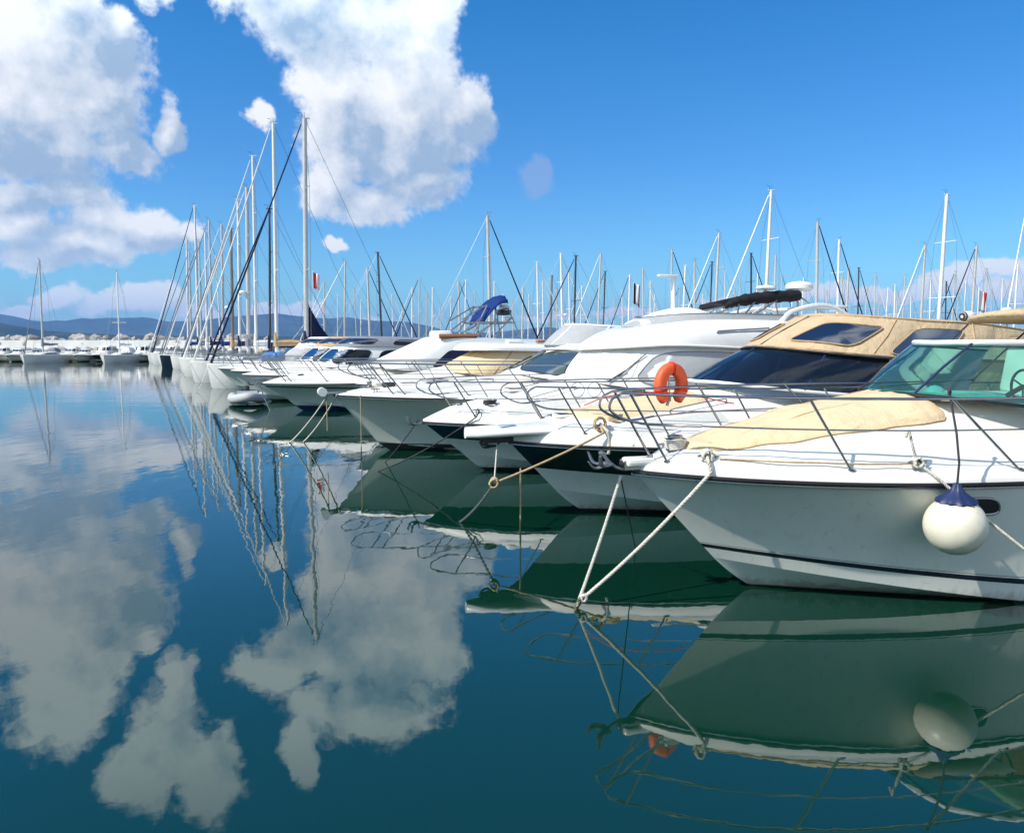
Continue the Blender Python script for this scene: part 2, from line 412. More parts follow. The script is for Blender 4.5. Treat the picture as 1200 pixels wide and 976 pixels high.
def root(name, loc, rz, label, cat, group=None):
    o = bpy.data.objects.new(name, None); COL.objects.link(o); o.empty_display_size = .3
    o.location = loc; o.rotation_euler = (0, 0, rz); o['label'] = label; o['category'] = cat
    if group: o['group'] = group
    return o
def tag(o, label, cat, group=None):
    o['label'] = label; o['category'] = cat
    if group: o['group'] = group
    return o

# ------------------------------------------------------------------ boat parts (local frame: +x aft, -y the side facing us, z up)
class Hull:
    def __init__(s, L, B, zb, zs, over, gL=.45, ge=2.6, cB=.88, cL=.40, ce=1.8, cz=.42, cdrop=3.6, rise=0.0, keel=.5):
        s.__dict__.update(locals())
    def gun(s, t):
        u = s.L*t; q = min(1, u/(s.gL*s.L)); v = s.B*(1-(1-q**.93)**s.ge)
        q2 = max(0, (u/s.L-.55)/.45); v *= 1-.10*q2*q2
        return u, v, s.zb+(s.zs-s.zb)*(t**.8)
    def gunu(s, u): return s.gun(max(0, u/s.L))
    def chine(s, t):
        u0 = s.over*.70; u = u0+(s.L-u0)*t; q = min(1, (u-u0)/(s.cL*s.L)); v = s.B*s.cB*(1-(1-q)**s.ce)
        q2 = max(0, (u/s.L-.55)/.45); v *= 1-.10*q2*q2
        z = s.cz*(1-min(1, (u-u0)/s.cdrop))**1.0-.05
        return u, v, z
    def keelc(s, t):
        u0 = s.over*.70; u = u0+(s.L-u0)*t; d = (u-u0)
        return u, 0, s.cz-.05-(s.keel+s.cz)*(1-math.exp(-d*1.05))
    def point(s, t, w):
        c = s.chine(t); gq = s.gun(t); p = lerp(2.1, 1.15, min(1, t*1.5))
        wv = w**p; wu = w
        return Vector((lerp(c[0], gq[0], wu), -lerp(c[1], gq[1], wv), lerp(c[2], gq[2], w)))
    def side(s, px_t, w, out=.004):
        p = s.point(px_t, w); q = s.point(px_t+.01, w)-p; r = s.point(px_t, min(1, w+.02))-s.point(px_t, max(0, w-.02))
        n = q.cross(r).normalized(); n = n if n.y < 0 else -n
        return p+n*out, n
def make_hull(h, parent, bands, bottom='hullw', foul=None, deckf=None, bul=.17, deckmat='deck', fac=40):
    """bands: [(w at bow, w at stern, material)] from chine up to gunwale"""
    mb = MB(); ts = [(k/fac)**1.6 for k in range(fac+1)]
    for sg in (1, -1):
        fl = lambda p: Vector((p[0], p[1]*sg, p[2]))
        # bottom
        rows = []
        for k in range(7):
            w_ = k/6
            rows.append([fl(Vector((h.keelc(t)[0], -h.chine(t)[1]*w_, lerp(h.keelc(t)[2], h.chine(t)[2], w_**.85)))) for t in ts])
        mb.grid(rows, bottom)
        lw = (0.0, 0.0)
        for (wa, wb, mt) in bands:
            n = max(1, int(round((wa-lw[0])*12)))
            rows = []
            for k in range(n+1):
                q = k/n
                rows.append([fl(h.point(t, lerp(lerp(lw[0], wa, q), lerp(lw[1], wb, q), t))) for t in ts])
            mb.grid(rows, mt); lw = (wa, wb)
        # transom half
        e = [fl(h.point(1, k/8)) for k in range(9)]
        tr = [fl(Vector((h.L, 0, p.z))) for p in e]
        mb.grid([e, tr], bottom)
        k0 = h.keelc(1); mb.v += [tuple(e[0]), tuple(tr[0]), tuple(fl(Vector(k0)))]; n0 = len(mb.v); mb.face((n0-3, n0-2, n0-1), bottom)
    hull = mb.build('hull', parent, ang=35)
    if foul:
        # antifouling paint band a hand above the water, 3 mm proud
        mb = MB()
        for sg in (1, -1):
            rows = []
            for zz in (foul[1], foul[1]-.1, foul[1]-.25):
                row = []
                for t in ts:
                    kz = h.keelc(t)
                    # find hull point at height zz
                    c = h.chine(t)
                    if zz <= c[2]:
                        q = ((zz-kz[2])/max(1e-6, c[2]-kz[2])); q = max(0, q)**(1/.85)
                        p = Vector((kz[0], -c[1]*q, max(zz, kz[2])))
                    else:
                        g_ = h.gun(t); w_ = min(1, (zz-c[2])/(g_[2]-c[2])); p = h.point(t, w_)
                    row.append(Vector((p.x-.012, (p.y-.006)*sg, p.z)))
                rows.append(row)
            mb.grid(rows, foul[0])
        mb.build('antifouling', parent)
    # rub rail
    mb = MB()
    for sg in (1, -1):
        pts = [Vector((h.gun(t)[0]-.012, -h.gun(t)[1]*sg-.01*sg, h.gun(t)[2])) for t in ts]
        mb.tube(pts, .019, 'rubber', 6)
        pts = [Vector((h.gun(t)[0]-.008, -h.gun(t)[1]*sg-.004*sg, h.gun(t)[2]-.035)) for t in ts]
        mb.tube(pts, .013, 'steel', 6)
    mb.build('rub_rail', parent)
    # deck as one moulded surface
    mb = MB(); rows = []
    nv = 26
    for t in ts:
        u, vg, zg = h.gun(t); row = []
        for k in range(2*nv+1):
            a = (k/nv)-1
            x = math.copysign(1-(1-abs(a))**1.6, a)
            v = x*vg
            edge = (1-abs(x)**9)**.5 if abs(x) < 1 else 0
            z = zg+bul*edge*min(1, .25+t*14)+(deckf(u, v, vg) if deckf else 0)*min(1, (1-abs(x))*8)
            row.append((u+.0, v, z))
        rows.append(row)
    mb.grid(rows, deckmat)
    # transom upper
    mb.build('deck', parent, ang=50)
    return hull
def deckz(h, u, v, bul, deckf):
    uu, vg, zg = h.gunu(u); x = min(.999, abs(v)/max(.01, vg))
    return zg+bul*(1-x**9)**.5*min(1, .25+u/h.L*14)+(deckf(u, v, vg) if deckf else 0)*min(1, (1-x)*8)
def coach(table, wfrac=.8, wmax=2, p=3.2):
    def f(u, v, vg):
        wc = min(vg*wfrac, wmax); q = min(1, abs(v)/max(.02, wc))
        return tab(table, u)*(1-q**p)**1.3
    return f

class Wrap:
    """surface between a lower and an upper curve that run from the centre of the front round the near side and aft; mirrored for the far side"""
    def __init__(s, bot, top, n=16, bulge=0.0, smooth=True):
        s.n = n; s.bulge = bulge
        f = (lambda p: resample(cr(p, 8), n)) if smooth else (lambda p: resample(p, n))
        flip = lambda c: [Vector((p[0], -p[1], p[2])) for p in c]
        b, t = flip(f(bot)), flip(f(top))
        mir = lambda c: [Vector((p.x, -p.y, p.z)) for p in c]
        s.b = mir(b)[::-1]+b[1:]; s.t = mir(t)[::-1]+t[1:]      # far aft ... centre front ... near aft
    def at(s, a, w, out=0.0):
        """a in -1..1 (0 front centre, 1 near aft end), w 0..1 upwards"""
        x = (a+1)/2*(len(s.b)-1); i = max(0, min(len(s.b)-2, int(x))); q = x-i
        p0 = s.b[i].lerp(s.b[i+1], q); p1 = s.t[i].lerp(s.t[i+1], q)
        tn = (s.b[i+1]-s.b[i]); n = tn.cross(p1-p0).normalized()
        if n.dot(Vector((p0.x-s.b[0].x-.5, p0.y*1.0, 0.2))) < 0: n = -n
        return p0.lerp(p1, w)+n*(out+s.bulge*math.sin(PI*w))
    def wall(s, mb, mat, a0=-1, a1=1, w0=0, w1=1, nw=5, out=0.0, na=None):
        na = na or max(3, int(s.n*(a1-a0)*1.5))
        mb.grid([[s.at(a0+(a1-a0)*i/na, w0+(w1-w0)*j/nw, out) for i in range(na+1)] for j in range(nw+1)], mat)
    def patch(s, mb, mat, a0, a1, w0, w1, out=.006, rnd=.35, skew=0.0, rings=4, seg=40, lift=True, rim=None):
        ac, wc = (a0+a1)/2, (w0+w1)/2; ha, hw = (a1-a0)/2, (w1-w0)/2
        rows = []
        e = rnd
        for k in range(rings+2):
            q = min(1, k/rings); row = []
            for i in range(seg):
                th = 2*PI*i/seg; c_, s_ = math.cos(th), math.sin(th)
                x = math.copysign(abs(c_)**e, c_)*q; y = math.copysign(abs(s_)**e, s_)*q
                row.append(s.at(ac+ha*x+skew*y*ha, wc+hw*y, out if k <= rings else -.01))
            rows.append(row)
        mb.grid(rows, mat, closed_v=True)
        if rim: mb.tube(rows[rings], rim[1], rim[0], 6, closed=True)
    def edge(s, w, a0=-1, a1=1, n=40, out=0.0): return [s.at(a0+(a1-a0)*i/n, w, out) for i in range(n+1)]
    def cap(s, mb, mat, crown=.08, w=1.0, n=10, out=0.0, u1=None, p=2.0):
        """roof sheet spanning the upper curve from side to side"""
        m_ = len(s.b)//2; rows = []
        for i in range(0, m_+1):
            far = s.at(-i/m_, w, out); near = s.at(i/m_, w, out); row = []
            ww = abs(near.y-far.y)/2; wmax = abs(s.t[-1].y)
            for k in range(n*2+1):
                x = k/n-1
                pp = far.lerp(near, (x+1)/2); pp.z += crown*(1-abs(x)**p)*min(1, (ww/max(wmax, .1))**.7)
                row.append(pp)
            rows.append(row)
        mb.grid(rows, mat)

def rails(h, parent, u0, u1, bases, top=.72, lean=.42, inset=.09, mid=.42, bul=.17, front='open', r=.0125, sides=(1, -1), droop=0.0, fx=-.3, dz=0.0, seat=None):
    """pulpit and side rails. bases: foot positions (u) of the stanchions"""
    for sg in sides:
        def pt(u, hgt):
            ub = max(.12, u+lean*(hgt/top)); uu, v, z = h.gunu(ub)
            zf = z+bul*.75+dz+hgt-(droop*max(0, u-u1*.6))
            return Vector((u, -sg*max(.14, v-inset), zf))
        mb = MB()
        ctr = []
        us = [u0+(u1-u0)*k/14 for k in range(15)]
        topp = [pt(u, top) for u in us]
        if front == 'open':
            a = pt(u0, top); m0 = pt(u0+lean*.5, mid)
            loop = [m0, m0+Vector((-.16, 0, .0)), a+Vector((-.13, 0, -.14)), a+Vector((-.03, 0, -.01))]
            pts = cr([pt(u0+lean*.5+.5, mid), m0, a+Vector((-.09, 0, -.20)), a+Vector((-.10, 0, -.07)), a+Vector((.02, 0, 0))], 6)+topp[1:]
        else:
            n0 = topp[0]
            pts = [Vector((u0+fx*(1-(k/6)**2)*1.0, n0.y*(k/6), n0.z)) for k in range(0, 6)]+topp
        mb.tube(pts, r, 'steel', 8)
        mb.build('hand_rail', parent)
        mb = MB()
        mp = [pt(u0+lean*.5+(u1-u0-lean*.5)*k/12, mid) for k in range(13)]
        mb.tube(mp, r*.62, 'steel', 6); mb.build('middle_rail', parent)
        ln0 = lean
        for ub in bases:
            mb = MB(); lean = ln0
            if isinstance(ub, tuple): ub, lean_ = ub
            else: lean_ = lean
            foot = pt(ub, 0); foot = Vector((ub, -sg*max(.12, h.gunu(ub)[1]-inset), h.gunu(ub)[2]+bul*.75+dz-.03))
            tp = pt(ub-lean_, top)
            mb.tube([foot, foot.lerp(tp, .5), tp], r*1.02, 'steel', 8)
            mb.lathe(foot+Vector((0, 0, .01)), [(.045, 0), (.045, .012), (.02, .02)], 'steel', 12)
            mb.build('stanchion', parent)
def cleat(parent, p, name='cleat', ry=0):
    mb = MB(); p = Vector(p)
    mb.tube([p+Vector((-.11, 0, .055)), p+Vector((-.05, 0, .06)), p+Vector((.05, 0, .06)), p+Vector((.11, 0, .055))], .014, 'steel', 8)
    for d in (-.035, .035): mb.tube([p+Vector((d, 0, -.02)), p+Vector((d, 0, .06))], .013, 'steel', 8)
    return mb.build(name, parent)
def anchor(parent, p, sc=1.0, tilt=20, mat='galv'):
    """claw anchor hanging in its roller: curved shank, three claws"""
    q = Matrix.Rotation(R(tilt-20), 3, 'Y'); p = Vector(p); mb = MB()
    T = lambda x, y, z: p+q@Vector((x*sc, y*sc, z*sc))
    mb.tube(cr([T(.62, 0, .04), T(.3, 0, .0), T(.05, 0, -.10), T(-.12, 0, -.16), T(-.26, 0, -.08)], 6), .028*sc, mat, 10, flat=.6)
    for (dy, dx, dz) in ((0, -.16, .10), (.19, -.10, .17), (-.19, -.10, .17)):
        a = T(-.12, dy*.2, -.15); c = T(-.24+dx, dy, -.10+dz); m_ = a.lerp(c, .5)+Vector((-.05*sc, 0, -.07*sc))
        mb.tube(cr([a, m_, c], 5), lambda t: (.055*(1-.7*t)+.008)*sc, mat, 8, flat=.4)
    mb.tube([T(.60, -.03, .04), T(.60, .03, .04)], .03*sc, mat, 8)
    return mb.build('anchor', parent)
def W_at_fix(s, a, w, out=0.0):
    x = (a+1)/2*(len(s.b)-1); i = max(0, min(len(s.b)-2, int(x))); q = x-i
    p0 = s.b[i].lerp(s.b[i+1], q); p1 = s.t[i].lerp(s.t[i+1], q)
    tn = (s.b[i+1]-s.b[i]); n = tn.cross(p1-p0)
    if n.length < 1e-9: n = Vector((-1, 0, 0))
    n.normalize()
    mid = s.b[len(s.b)//2]; cx = lerp(mid.x, s.b[0].x, .6)
    if n.dot(Vector((p0.x-cx, p0.y*2.5, .3))) < 0: n = -n
    rb = getattr(s, 'ribs', None)
    if rb: out += rb[1]*(abs(math.cos(PI*a*rb[0]))**.7-1)*math.sin(PI*min(1, max(0, w)))**.6+rb[1]*.5*noise.noise(Vector((a*9, w*2.5, rb[0])))*math.sin(PI*min(1, max(0, w)))
    return p0.lerp(p1, w)+n*(out+s.bulge*math.sin(PI*w))
Wrap.at = W_at_fix
def origin(stem, over, th):
    t = R(th); return (stem[0]-over*math.cos(t), stem[1]-over*math.sin(t), 0)
DECKED = []      # hull footprints, so that later boats find free water

# =========================================================== nearest cruiser: sunpad cover, green windscreen
TH1 = 15
b1 = root('motor_cruiser', origin((2.69, 9.09), 1.42, TH1), R(TH1), 'nearest white motor cruiser with beige sunpad cover and green tinted windscreen', 'motor cruiser', 'motor cruisers moored bow out')
DECKED.append((b1.location.x, b1.location.y, TH1, 9.6, 1.7))
h1 = Hull(9.6, 1.58, 1.40, 1.33, 1.42)
cf1 = coach([(0, 0), (.3, .015), (.8, .08), (1.4, .25), (2.2, .45), (3.2, .61), (4, .66), (9, .5)], .90, 1.32, 2.6)
make_hull(h1, b1, [(.125, .19, 'hullw'), (.172, .235, 'stripe'), (.185, .245, 'hullw'), (.190, .250, 'stripe'), (1, 1, 'hullw')], foul=('foul', .03), deckf=cf1, bul=.185, fac=60)  # thin dark antifouling edge also stands for the shadow at the waterline
Z1 = lambda u, v: deckz(h1, u, v, .185, cf1)
# sunpad under its canvas cover
mb = MB(); rows = []
hwt = [(.58, .03), (.64, .20), (.78, .36), (1.1, .52), (1.6, .68), (2.4, .82), (3.0, .86), (3.28, .84), (3.4, .72)]
N = 60
for i in range(N+1):
    u = .58+(3.40-.58)*i/N; hw_ = tab(hwt, u); row = []
    e = min(1, (u-.58)/.10, (3.40-u)/.12); e = max(0, e)**.5
    for k in range(-24, 25):
        x = k/24; v = x*hw_; ed = (1-abs(x)**7)**.5
        fold = (noise.noise(Vector((u*2.2, v*2.2, 3)))*.016+noise.noise(Vector((u*7, v*4, 1)))*.006)
        if abs(x) > .7: fold += .010*math.sin(u*34+3*noise.noise(Vector((u*2, v, 0))))*(abs(x)-.7)/.3
        if u > 3.0: fold += .012*math.sin(v*30)*(u-3.0)/.4
        row.append((u, v, Z1(u, v)-.004+(.062+fold)*ed*e))
    rows.append(row)
mb.grid(rows, 'cream'); mb.tube([(u_, s_*tab(hwt, u_)*1.0, Z1(u_, tab(hwt, u_))+.012) for s_, u_ in [(-1, .6+.07*k) for k in range(40)]], .007, 'tan', 6)
mb.build('sunpad_cover', b1)
for v_ in (-.27, .27):
    mb = MB(); mb.tube([(u_, v_*(1 if u_ > .9 else .8), Z1(u_, v_)+.056+.004*math.sin(u_*11)) for u_ in [.78+.1*k for k in range(26)]], .0045, 'tan', 5); mb.build('seam', bpy.data.objects['sunpad_cover'])
# windscreen
ws = Wrap([(3.12, 0, 2.20), (3.22, .45, 2.20), (3.55, .85, 2.16), (4.3, 1.14, 2.08), (5.6, 1.3, 1.98)],
          [(3.86, 0, 2.78), (3.95, .40, 2.785), (4.25, .72, 2.785), (4.85, .97, 2.77), (5.8, 1.12, 2.72)], 18, .02)
mb = MB(); ws.wall(mb, 'green', w0=.02, w1=.98); wsg = mb.build('windscreen', b1)
mb = MB(); mb.tube(ws.edge(1.0), .034, 'white', 8); mb.build('windscreen_frame', wsg)
mb = MB(); mb.tube(ws.edge(.93, out=-.01), .010, 'rubber', 6); mb.tube(ws.edge(0.0), .022, 'rubber', 6)
mb.build('windscreen_seal', wsg)
for a, a2 in ((-.30, -.30), (.14, .19), (.62, .6)):
    mb = MB(); mb.tube([ws.at(a, 0, .004), ws.at((a+a2)/2, .5, .006), ws.at(a2, .97, .004)], .017, 'fenderb', 6); mb.build('mullion', wsg)
for a in (-.16, .5):
    mb = MB(); mb.tube([ws.at(a, -.02, .03), ws.at(a+.05, .10, .035)], .014, 'dark', 6); mb.tube([ws.at(a+.05, .10, .035), ws.at(a+.30, .20, .028)], .008, 'dark', 6); mb.tube([ws.at(a+.14, .07, .022), ws.at(a+.46, .32, .022)], .007, 'dark', 6)
    mb.build('wiper', b1)
# helm inside
mb = MB(); mb.grid([[(u, v, 2.10+.10*(1-(v/1.1)**2)-.06*max(0, u-4.2)) for v in [x*.1*(.75+.25*min(1, (u-3.3))) for x in range(-10, 11)]] for u in (3.3, 3.6, 3.9, 4.2, 4.4)], 'seat')
mb.lathe((3.85, -.05, 2.17), [(.11, 0), (.10, .06), (.05, .10), (0, .11)], 'white', 20)
mb.build('dashboard', b1)
mb = MB(); mb.tube([Vector((4.62+.03*math.cos(2*PI*k/24), -.55+.19*math.cos(2*PI*k/24), 2.28+.19*math.sin(2*PI*k/24))) for k in range(24)], .016, 'dark', 8, closed=True)
for k in range(3):
    a = 2*PI*k/3+.5; mb.tube([(4.62, -.55, 2.28), (4.62, -.55+.18*math.cos(a), 2.28+.18*math.sin(a))], .012, 'steel', 6)
mb.tube([(4.62, -.55, 2.28), (4.4, -.55, 2.18)], .03, 'dark', 8)
mb.build('steering_wheel', b1)
for v in (-.6, .6):
    mb = MB(); mb.box((5.6, v, 2.05), (.5, .55, .16), 'seat', bev=.06); mb.box((5.85, v, 2.42), (.16, .55, .62), 'seat', Matrix.Rotation(R(10), 3, 'Y'), bev=.06); mb.tube([(5.6, v, 1.5), (5.6, v, 2.0)], .05, 'steel', 10)
    mb.build('helm_seat', b1)
# bimini with rolled front edge
bm = Wrap([(5.39, 0, 3.10), (5.39, .7, 3.10), (5.41, 1.08, 3.07), (5.78, 1.22, 3.05), (7.9, 1.25, 3.02)],
          [(5.37, 0, 3.20), (5.37, .68, 3.19), (5.42, 1.05, 3.15), (5.8, 1.20, 3.13), (7.85, 1.22, 3.10)], 18, .03)
mb = MB(); bm.wall(mb, 'beige'); bm.cap(mb, 'beige', .05); bm.cap(mb, 'tan', .04, w=.05)  # underside sheet in darker tan, its shade put into the colour
mb.build('bimini_top', b1)
for sg in (-1, 1):
    mb = MB()
    for (p, q) in (((5.45, 1.15, 3.03), (4.35, 1.16, 2.12)), ((6.6, 1.22, 3.0), (5.4, 1.3, 2.0)), ((6.6, 1.22, 3.0), (7.9, 1.35, 1.75))):
        mb.tube([(p[0], p[1]*sg, p[2]), (q[0], q[1]*sg, q[2])], .013, 'dark', 8)
    mb.build('bimini_frame', b1)
rails(h1, b1, -.22, 7.0, ((.30, .44), (1.87, .50), (3.65, .86), (5.2, .8), 6.6), top=.72, lean=.44, inset=.10, mid=.40, bul=.185, r=.0145)
# bow fittings
mb = MB()
mb.box((.0, .06, 1.47), (.26, .014, .10), 'steel'); mb.box((.0, -.06, 1.47), (.26, .014, .10), 'steel')
mb.box((.06, 0, 1.50), (.34, .22, .09), 'gel', bev=.08)
mb.lathe((-.10, -.055, 1.47), [(0, 0), (.045, 0), (.028, .055), (.045, .11), (0, .11)], 'rubber', 14, axis=(0, 1, 0))
mb.build('bow_roller', b1)
mb = MB()
mb.tube(cr([(.22, 0, 1.56), (.05, 0, 1.47), (-.10, 0, 1.42), (-.24, 0, 1.47), (-.36, 0, 1.60)], 6), .030, 'galv', 10, flat=.6)
for (dy, dx, dz) in ((0, -.20, .02), (.17, -.12, .10), (-.17, -.12, .10)):
    base = Vector((-.28, dy*.25, 1.49)); tip = Vector((-.36+dx*.8, dy*1.1, 1.50+dz)); midp = base.lerp(tip, .5)+Vector((-.04, 0, -.06))
    pts = cr([base, midp, tip], 5); sdv = Vector((0, 1, 0)).cross((tip-base)).normalized()
    mb.tube(pts, lambda t: .045*(1-.75*t)+.006, 'galv', 8, flat=.45)
mb.tube([(-.36, -.05, 1.60), (-.36, .05, 1.60)], .028, 'galv', 8)
mb.build('anchor', b1)
mb = MB()
mb.lathe((.50, .02, Z1(.5, 0)-.01), [(.10, 0), (.10, .04), (.06, .05), (.055, .12), (.085, .14), (.085, .17), (0, .18)], 'steel', 18)
for k in range(5): mb.tube([(.50+.09*math.cos(a_)*(1+.1*k), .02+.10*math.sin(a_), Z1(.5, 0)+.02+.022*k+.008*math.sin(3*a_)) for a_ in [2*PI*q/14 for q in range(14)]], .013, 'rope', 6, closed=True)
mb.tube(cr([(.6, .1, Z1(.5, 0)+.03), (.8, .28, Z1(.8, .28)+.05), (1.1, .46, Z1(1.1, .46)+.05), (1.5, .62, Z1(1.5, .62)+.05)], 6), .028, 'rope', 8)
mb.build('windlass', b1)
for (u, sg) in ((.62, 1), (.62, -1), (2.50, 1), (2.50, -1), (8.6, 1), (8.6, -1)):
    g_ = h1.gunu(u); cleat(b1, (u, -sg*(g_[1]-.10), g_[2]+.16))
# hawse hole with steel rim
def hull_patch(h, u, w, ru, rw, name, parent, mat, rim=None, out=.006, sides=(1, -1), e=.7):
    t = u/h.L
    for sg in sides:
        mb = MB(); rows = []
        for k in range(0, 6):
            q = k/5; row = []
            for i in range(28):
                a = 2*PI*i/28; c_, s_ = math.cos(a), math.sin(a)
                p, n = h.side(t+ru/h.L*math.copysign(abs(c_)**e, c_)*q, w+rw*math.copysign(abs(s_)**e, s_)*q, out)
                row.append((p.x, p.y*sg, p.z))
            rows.append(row)
        mb.grid(rows, mat, closed_v=True)
        o = mb.build(name, parent)
        if rim:
            mb = MB(); mb.tube([Vector(p) for p in rows[-1]], .013, rim, 8, closed=True); mb.build('rim', o)
hull_patch(h1, 3.08, .815, .20, .07, 'hawse_hole', b1, 'rubber', 'steel')
hull_patch(h1, 6.2, .72, .26, .07, 'portlight', b1, 'dkglass', 'steel')
# deck hatch grab rails
for sg in (-1, 1):
    mb = MB(); mb.tube(cr([(4.4, sg*1.26, 2.04), (4.45, sg*1.27, 2.12), (5.4, sg*1.32, 2.06), (5.5, sg*1.33, 1.98)], 6), .012, 'steel', 8); mb.build('grab_rail', b1)
L1 = b1.matrix_basis.copy()
def wl(bt, p): return bt.matrix_basis @ Vector(p)

# round fender on its lanyard
fz = 1.0; gp_ = h1.gunu(2.72)
fc = Vector((2.70, -gp_[1]-.17, 1.0)); fw = wl(b1, fc)
fr = root('round_fender', fw, R(TH1), 'round cream white ball fender with navy cap hanging at the side of the nearest cruiser', 'fender')
mb = MB(); mb.lathe((0, 0, 0), [(0.0, -.288)]+[(.288*math.cos(R(a))*(1 if a < 40 else 1-.0*(a-40)), .288*math.sin(R(a))) for a in range(-80, 53, 6)], 'fender', 40)
mb.build('ball', fr)
mb = MB(); prof = [(.190, .236), (.178, .26), (.135, .29), (.075, .335), (.045, .38), (.035, .42), (.0, .425)]
q = []
for r_, z_ in prof: q.append([(r_*(1+.05*math.cos(12*2*PI*k/48))*math.cos(2*PI*k/48), r_*(1+.05*math.cos(12*2*PI*k/48))*math.sin(2*PI*k/48), z_) for k in range(48)])
mb.grid(q, 'fenderb', closed_v=True); mb.build('cap', fr)
mb = MB(); ry_ = Vector((2.78-2.70, (-h1.gunu(3.1)[1]+.12)-fc.y, 2.29-1.0))
mb.tube([(0, 0, .41), Vector((0.01, .0, .62)), (.02, .06, .9), ry_], .011, 'roped', 8)
mb.tube([ry_+Vector((.018*math.cos(a*.9), .018*math.sin(a*.9)*0+.01*math.sin(a), .025*math.sin(a*.9))) for a in range(24)], .009, 'roped', 6)
mb.build('lanyard', fr)

# =========================================================== second cruiser: black band, beige canopy
TH2 = 20
b2 = root('motor_cruiser', origin((1.01, 13.15), 1.13, TH2), R(TH2), 'white cruiser with black hull band and big beige canopy over a dark windscreen', 'motor cruiser', 'motor cruisers moored bow out')
DECKED.append((b2.location.x, b2.location.y, TH2, 12.4, 2.0))
h2 = Hull(12.4, 1.95, 1.22, 1.14, 1.13, gL=.40, cz=.46, cdrop=4.2, cB=.86, ge=2.7)
cf2 = coach([(0, 0), (.5, .03), (1.3, .16), (2.6, .34), (3.6, .56), (4.5, .62), (12, .5)], .84, 1.5, 2.4)
make_hull(h2, b2, [(.46, .50, 'hullw'), (.98, .98, 'black'), (1, 1, 'hullw')], foul=('foul', .06), deckf=cf2, bul=.27, fac=60)
Z2 = lambda u, v: deckz(h2, u, v, .27, cf2)
# bow platform
mb = MB(); rows = []
for i in range(15):
    u = -.72+2.0*i/14; q = i/14; hw_ = .30*(math.sin(min(1, q*3.6+.04)*PI/2))**.6+.40*q**1.3; zt = 1.425+.060*q; row = []
    for k in range(33):
        a = 2*PI*k/32; c_, s_ = math.cos(a), math.sin(a)
        row.append((u, hw_*math.copysign(abs(c_)**.6, c_), zt-.055+.070*math.copysign(abs(s_)**.7, s_)+.035*(1-abs(c_))*(s_ > 0)))
    rows.append(row)
mb.grid(rows, 'gelw'); b0 = 0
mb.face(tuple(range(0, 32))[::-1], 'gelw')
mb.build('bow_platform', b2)
mb = MB(); mb.box((-.10, -.20, 1.505), (.30, .07, .004), 'bluel', Matrix.Rotation(R(12), 3, 'Z')); mb.build('blue_tape', b2)
mb = MB(); mb.box((-.20, .07, 1.30), (.5, .012, .17), 'dark'); mb.box((-.20, -.07, 1.30), (.5, .012, .17), 'dark'); mb.lathe((-.38, -.06, 1.27), [(0, 0), (.06, 0), (.035, .06), (.06, .12), (0, .12)], 'rubber', 14, axis=(0, 1, 0)); mb.build('bow_roller', b2)
anchor(b2, (-.18, 0, 1.30), .8, 8, 'dark')
ws = Wrap([(3.45, 0, 2.12), (3.55, .5, 2.12), (4.0, 1.0, 2.06), (5.0, 1.42, 1.96), (6.4, 1.58, 1.86), (7.2, 1.6, 1.82)],
          [(4.72, 0, 2.72), (4.80, .45, 2.70), (5.1, .88, 2.65), (5.7, 1.22, 2.58), (6.5, 1.42, 2.52), (7.2, 1.46, 2.50)], 22, .03)
mb = MB(); ws.wall(mb, 'bluegl', w0=.03, w1=.97); g0 = mb.build('windscreen', b2)
mb = MB(); mb.tube(ws.edge(0), .025, 'white', 8); mb.build('windscreen_frame', g0)
for a in (-.42, .0, .42, -.78, .78):
    mb = MB(); mb.tube([ws.at(a, 0, .004), ws.at(a*.92, .97, .004)], .022, 'fenderb' if abs(a) < .6 else 'white', 6); mb.build('mullion', g0)
cn = Wrap([(4.60, 0, 2.70), (4.70, .5, 2.68), (5.02, .95, 2.63), (5.65, 1.30, 2.56), (6.5, 1.50, 2.50), (8.2, 1.56, 2.46), (11.0, 1.5, 2.35)],
          [(5.75, 0, 3.25), (5.82, .42, 3.25), (6.15, .80, 3.23), (6.75, 1.06, 3.19), (7.5, 1.20, 3.14), (8.6, 1.26, 3.10), (10.9, 1.2, 2.86)], 26, .035)
cn.ribs = (7, .035)
mb = MB(); cn.wall(mb, 'beige', nw=12, na=130); cn.cap(mb, 'beige', .10)
mb.tube(cn.edge(.995, out=.008), .014, 'tan', 6); mb.tube(cn.edge(0, out=.006), .016, 'dark', 6); mb.tube(cn.edge(.045, out=.012), .012, 'beige', 6)
can = mb.build('canopy', b2)
for (a0, a1, sk) in ((-.17, -.035, -.02), (.085, .245, .22), (-.30, -.2, 0)):
    mb = MB(); cn.patch(mb, 'vinyl', a0, a1, .20, .74, .026, .30, skew=sk, rim=('tan', .012)); mb.build('canopy_window', can)
for (a0, a1) in ((.335, .50), (-.50, -.335)):
    mb = MB(); cn.patch(mb, 'vinyl', a0, a1, .08, .78, .028, .3, skew=.2, rim=('tan', .012)); mb.build('canopy_window', can)
for a in (-.19, .01, .285, .56):
    mb = MB(); mb.tube([cn.at(a, .04, .010), cn.at(a, .5, .012), cn.at(a*.96, .97, .010)], .010, 'dark' if a < .1 else 'tan', 6); mb.build('seam', can)
mb = MB(); sd = Wrap([(6.6, 1.49, 1.86), (8.2, 1.58, 1.80), (11.0, 1.52, 1.7)], [(6.6, 1.49, 2.50), (8.2, 1.56, 2.46), (11.0, 1.50, 2.35)], 6, .0, False)
for sg in (-1, 1):
    mb.grid([[(p.x, p.y*sg, p.z) for p in r] for r in ([sd.at(x/10, 0) for x in range(0, 11)], [sd.at(x/10, 1) for x in range(0, 11)])], 'tan')  # same canvas as the canopy, its shaded side painted as darker tan
mb.build('side_curtain', can)
